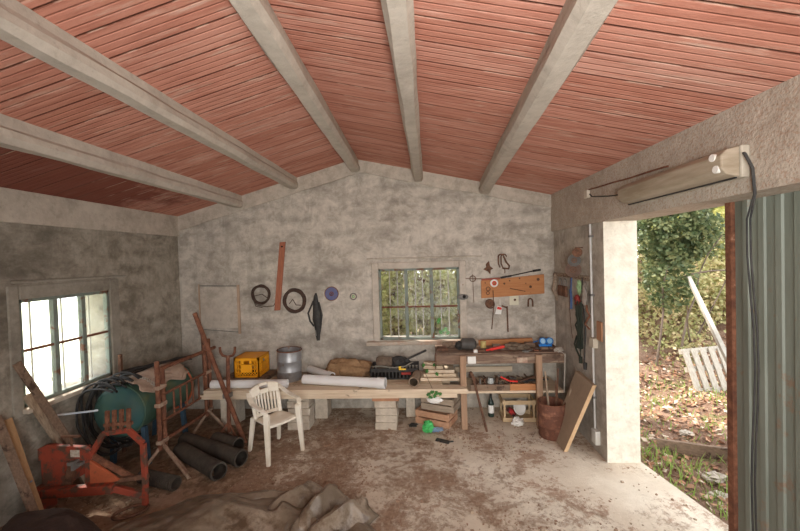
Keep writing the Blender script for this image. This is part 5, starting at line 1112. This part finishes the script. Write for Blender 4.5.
# stones
rs = random.Random(21)
spots = [(2.62, 3.52, .07), (2.50, 3.30, .06), (2.75, 3.10, .08), (2.95, 3.35, .05), (3.4, 4.1, .07), (3.7, 4.6, .08), (2.9, 4.3, .05), (3.1, 4.9, .05), (2.58, 2.9, .06), (3.3, 3.7, .05)]
wh = ['beside the slab edge, nearest the pillar', 'just outside the slab edge', 'largest one lying outside the slab', 'in the grass outside', 'mid-way up the leaf litter', 'close below the pallet', 'in the leaf litter left of centre', 'small one below the thicket', 'nearest the green door', 'on the bare earth right of the plank']
for (x, y, r0), w_ in zip(spots, wh):
    m = MB(); m.blob((x, y, gh(x, y)+r0*.25), r0*1.3, r0, r0*.55, .3, 2.5, x*3, 14, 10); tag(m.build('pale_stone', mat('pale stone', (.50, .43, .35), (.36, .30, .24), scale=9, bump=.4), smooth=False), 'pale stone '+w_, 'stone', 'stones outside the doorway')
# grass
m = MB(); rg2 = random.Random(31)
for k in range(1500):
    if k % 3: cxy = rg2.choice([(2.35, 3.5, .22), (2.55, 3.25, .22), (2.45, 2.85, .16), (2.7, 2.75, .2), (4.0, 5.2, .5), (3.4, 5.3, .35), (2.35, 3.9, .15)])
    else: cxy = (3.2, 4.2, .8)
    x = cxy[0]+rg2.gauss(0, cxy[2]); y = cxy[1]+rg2.gauss(0, cxy[2]*1.2)
    if x < 2.16 or (x < 2.30 and y < 3.3): continue
    z = gh(x, y)-.01; h = rg2.uniform(.04, .14); a = rg2.uniform(0, 6.3); w_ = .006; lx = rg2.gauss(0, .04); ly = rg2.gauss(0, .04)
    c, s = math.cos(a)*w_, math.sin(a)*w_; k0 = len(m.v); m.v += [Vector((x-c, y-s, z)), Vector((x+c, y+s, z)), Vector((x+lx*.5+c*.6, y+ly*.5+s*.6, z+h*.6)), Vector((x+lx, y+ly, z+h)), Vector((x+lx*.5-c*.6, y+ly*.5-s*.6, z+h*.6))]
    m.f.append((k0, k0+1, k0+2, k0+3, k0+4)); m.mi.append(0)
tag(m.build('grass', mat('fresh grass', (.26, .42, .08), (.42, .52, .16), scale=3, trans=.4)), 'tufts of fresh green grass along the slab edge outside', 'grass', kind='stuff')
# fallen leaves outside and crumbs of earth inside
m = MB(); 
for k in range(6500):
    x = rg2.uniform(2.2, 5.4); y = rg2.uniform(2.3, 6.2); s = rg2.uniform(.015, .045); z = gh(x, y)+rg2.uniform(.0, .03); nn = Vector((rg2.gauss(0, .5), rg2.gauss(0, .5), 1)).normalized(); xx = Matrix.Rotation(rg2.uniform(0, 6.3), 3, nn) @ nn.orthogonal().normalized(); yy = nn.cross(xx); p = Vector((x, y, z)); k0 = len(m.v)
    if x < 2.3 and y < 3.3: continue
    m.v += [p-xx*s, p+yy*s*.6, p+xx*s, p-yy*s*.6]; m.f.append((k0, k0+1, k0+2, k0+3)); m.mi.append(rg2.choice([0, 0, 1, 2]))
tag(m.build('fallen_leaves', [mat('brown dead leaf', (.24, .12, .07), (.34, .19, .11)), mat('russet dead leaf', (.42, .20, .12), (.5, .28, .17)), mat('bleached dead leaf', (.60, .47, .36), (.5, .38, .28))]), 'brown fallen leaves strewn over the ground outside', 'leaves', kind='stuff')
m = MB()
for k in range(11000):
    x = rg2.uniform(-3.2, 2.1); y = rg2.uniform(2.0, 4.95)
    dens = noise.noise(Vector((x*1.6, y*1.6, 3)))*.9+noise.noise(Vector((x*5, y*5, 3)))*.5-.05*x-.05
    if rg2.random() > .25+dens*1.6 or (x > 1.68 and y > 3.6): continue
    s = rg2.uniform(.003, .009) if rg2.random() < .97 else rg2.uniform(.013, .019); m.cur = rg2.choice([0, 0, 1]); c = Vector((x, y, s*.3))
    p = [c+Vector((rg2.uniform(.5, 1)*s*a, rg2.uniform(.5, 1)*s*b, rg2.uniform(.3, .8)*s*cc)) for a, b, cc in ((-1, -1, -.5), (1, -1, -.5), (1, 1, -.5), (-1, 1, -.5), (-1, -1, 1), (1, -1, 1), (1, 1, 1), (-1, 1, 1))]
    m.hexa(p)
tag(m.build('earth_crumbs', [mat('crumb earth', (.27, .16, .10), (.38, .25, .17)), mat('crumb pale', (.48, .38, .28), (.36, .27, .19))]), 'crumbs of earth and dead leaf scattered over the floor', 'crumbs', kind='stuff')
m = MB(); m.tube(wob(arc((1.75, 2.62, .012), .10, 0, 5.2, 26, (1, 0, 0), (0, 1, 0)), .012, 8), .004, 5); tag(m.build('wire_loop', GREYCON, smooth=True), 'thin pale loop of wire on the floor by the doorway', 'wire')

for o in COL.objects:
    if '_o' in o: del o['_o']
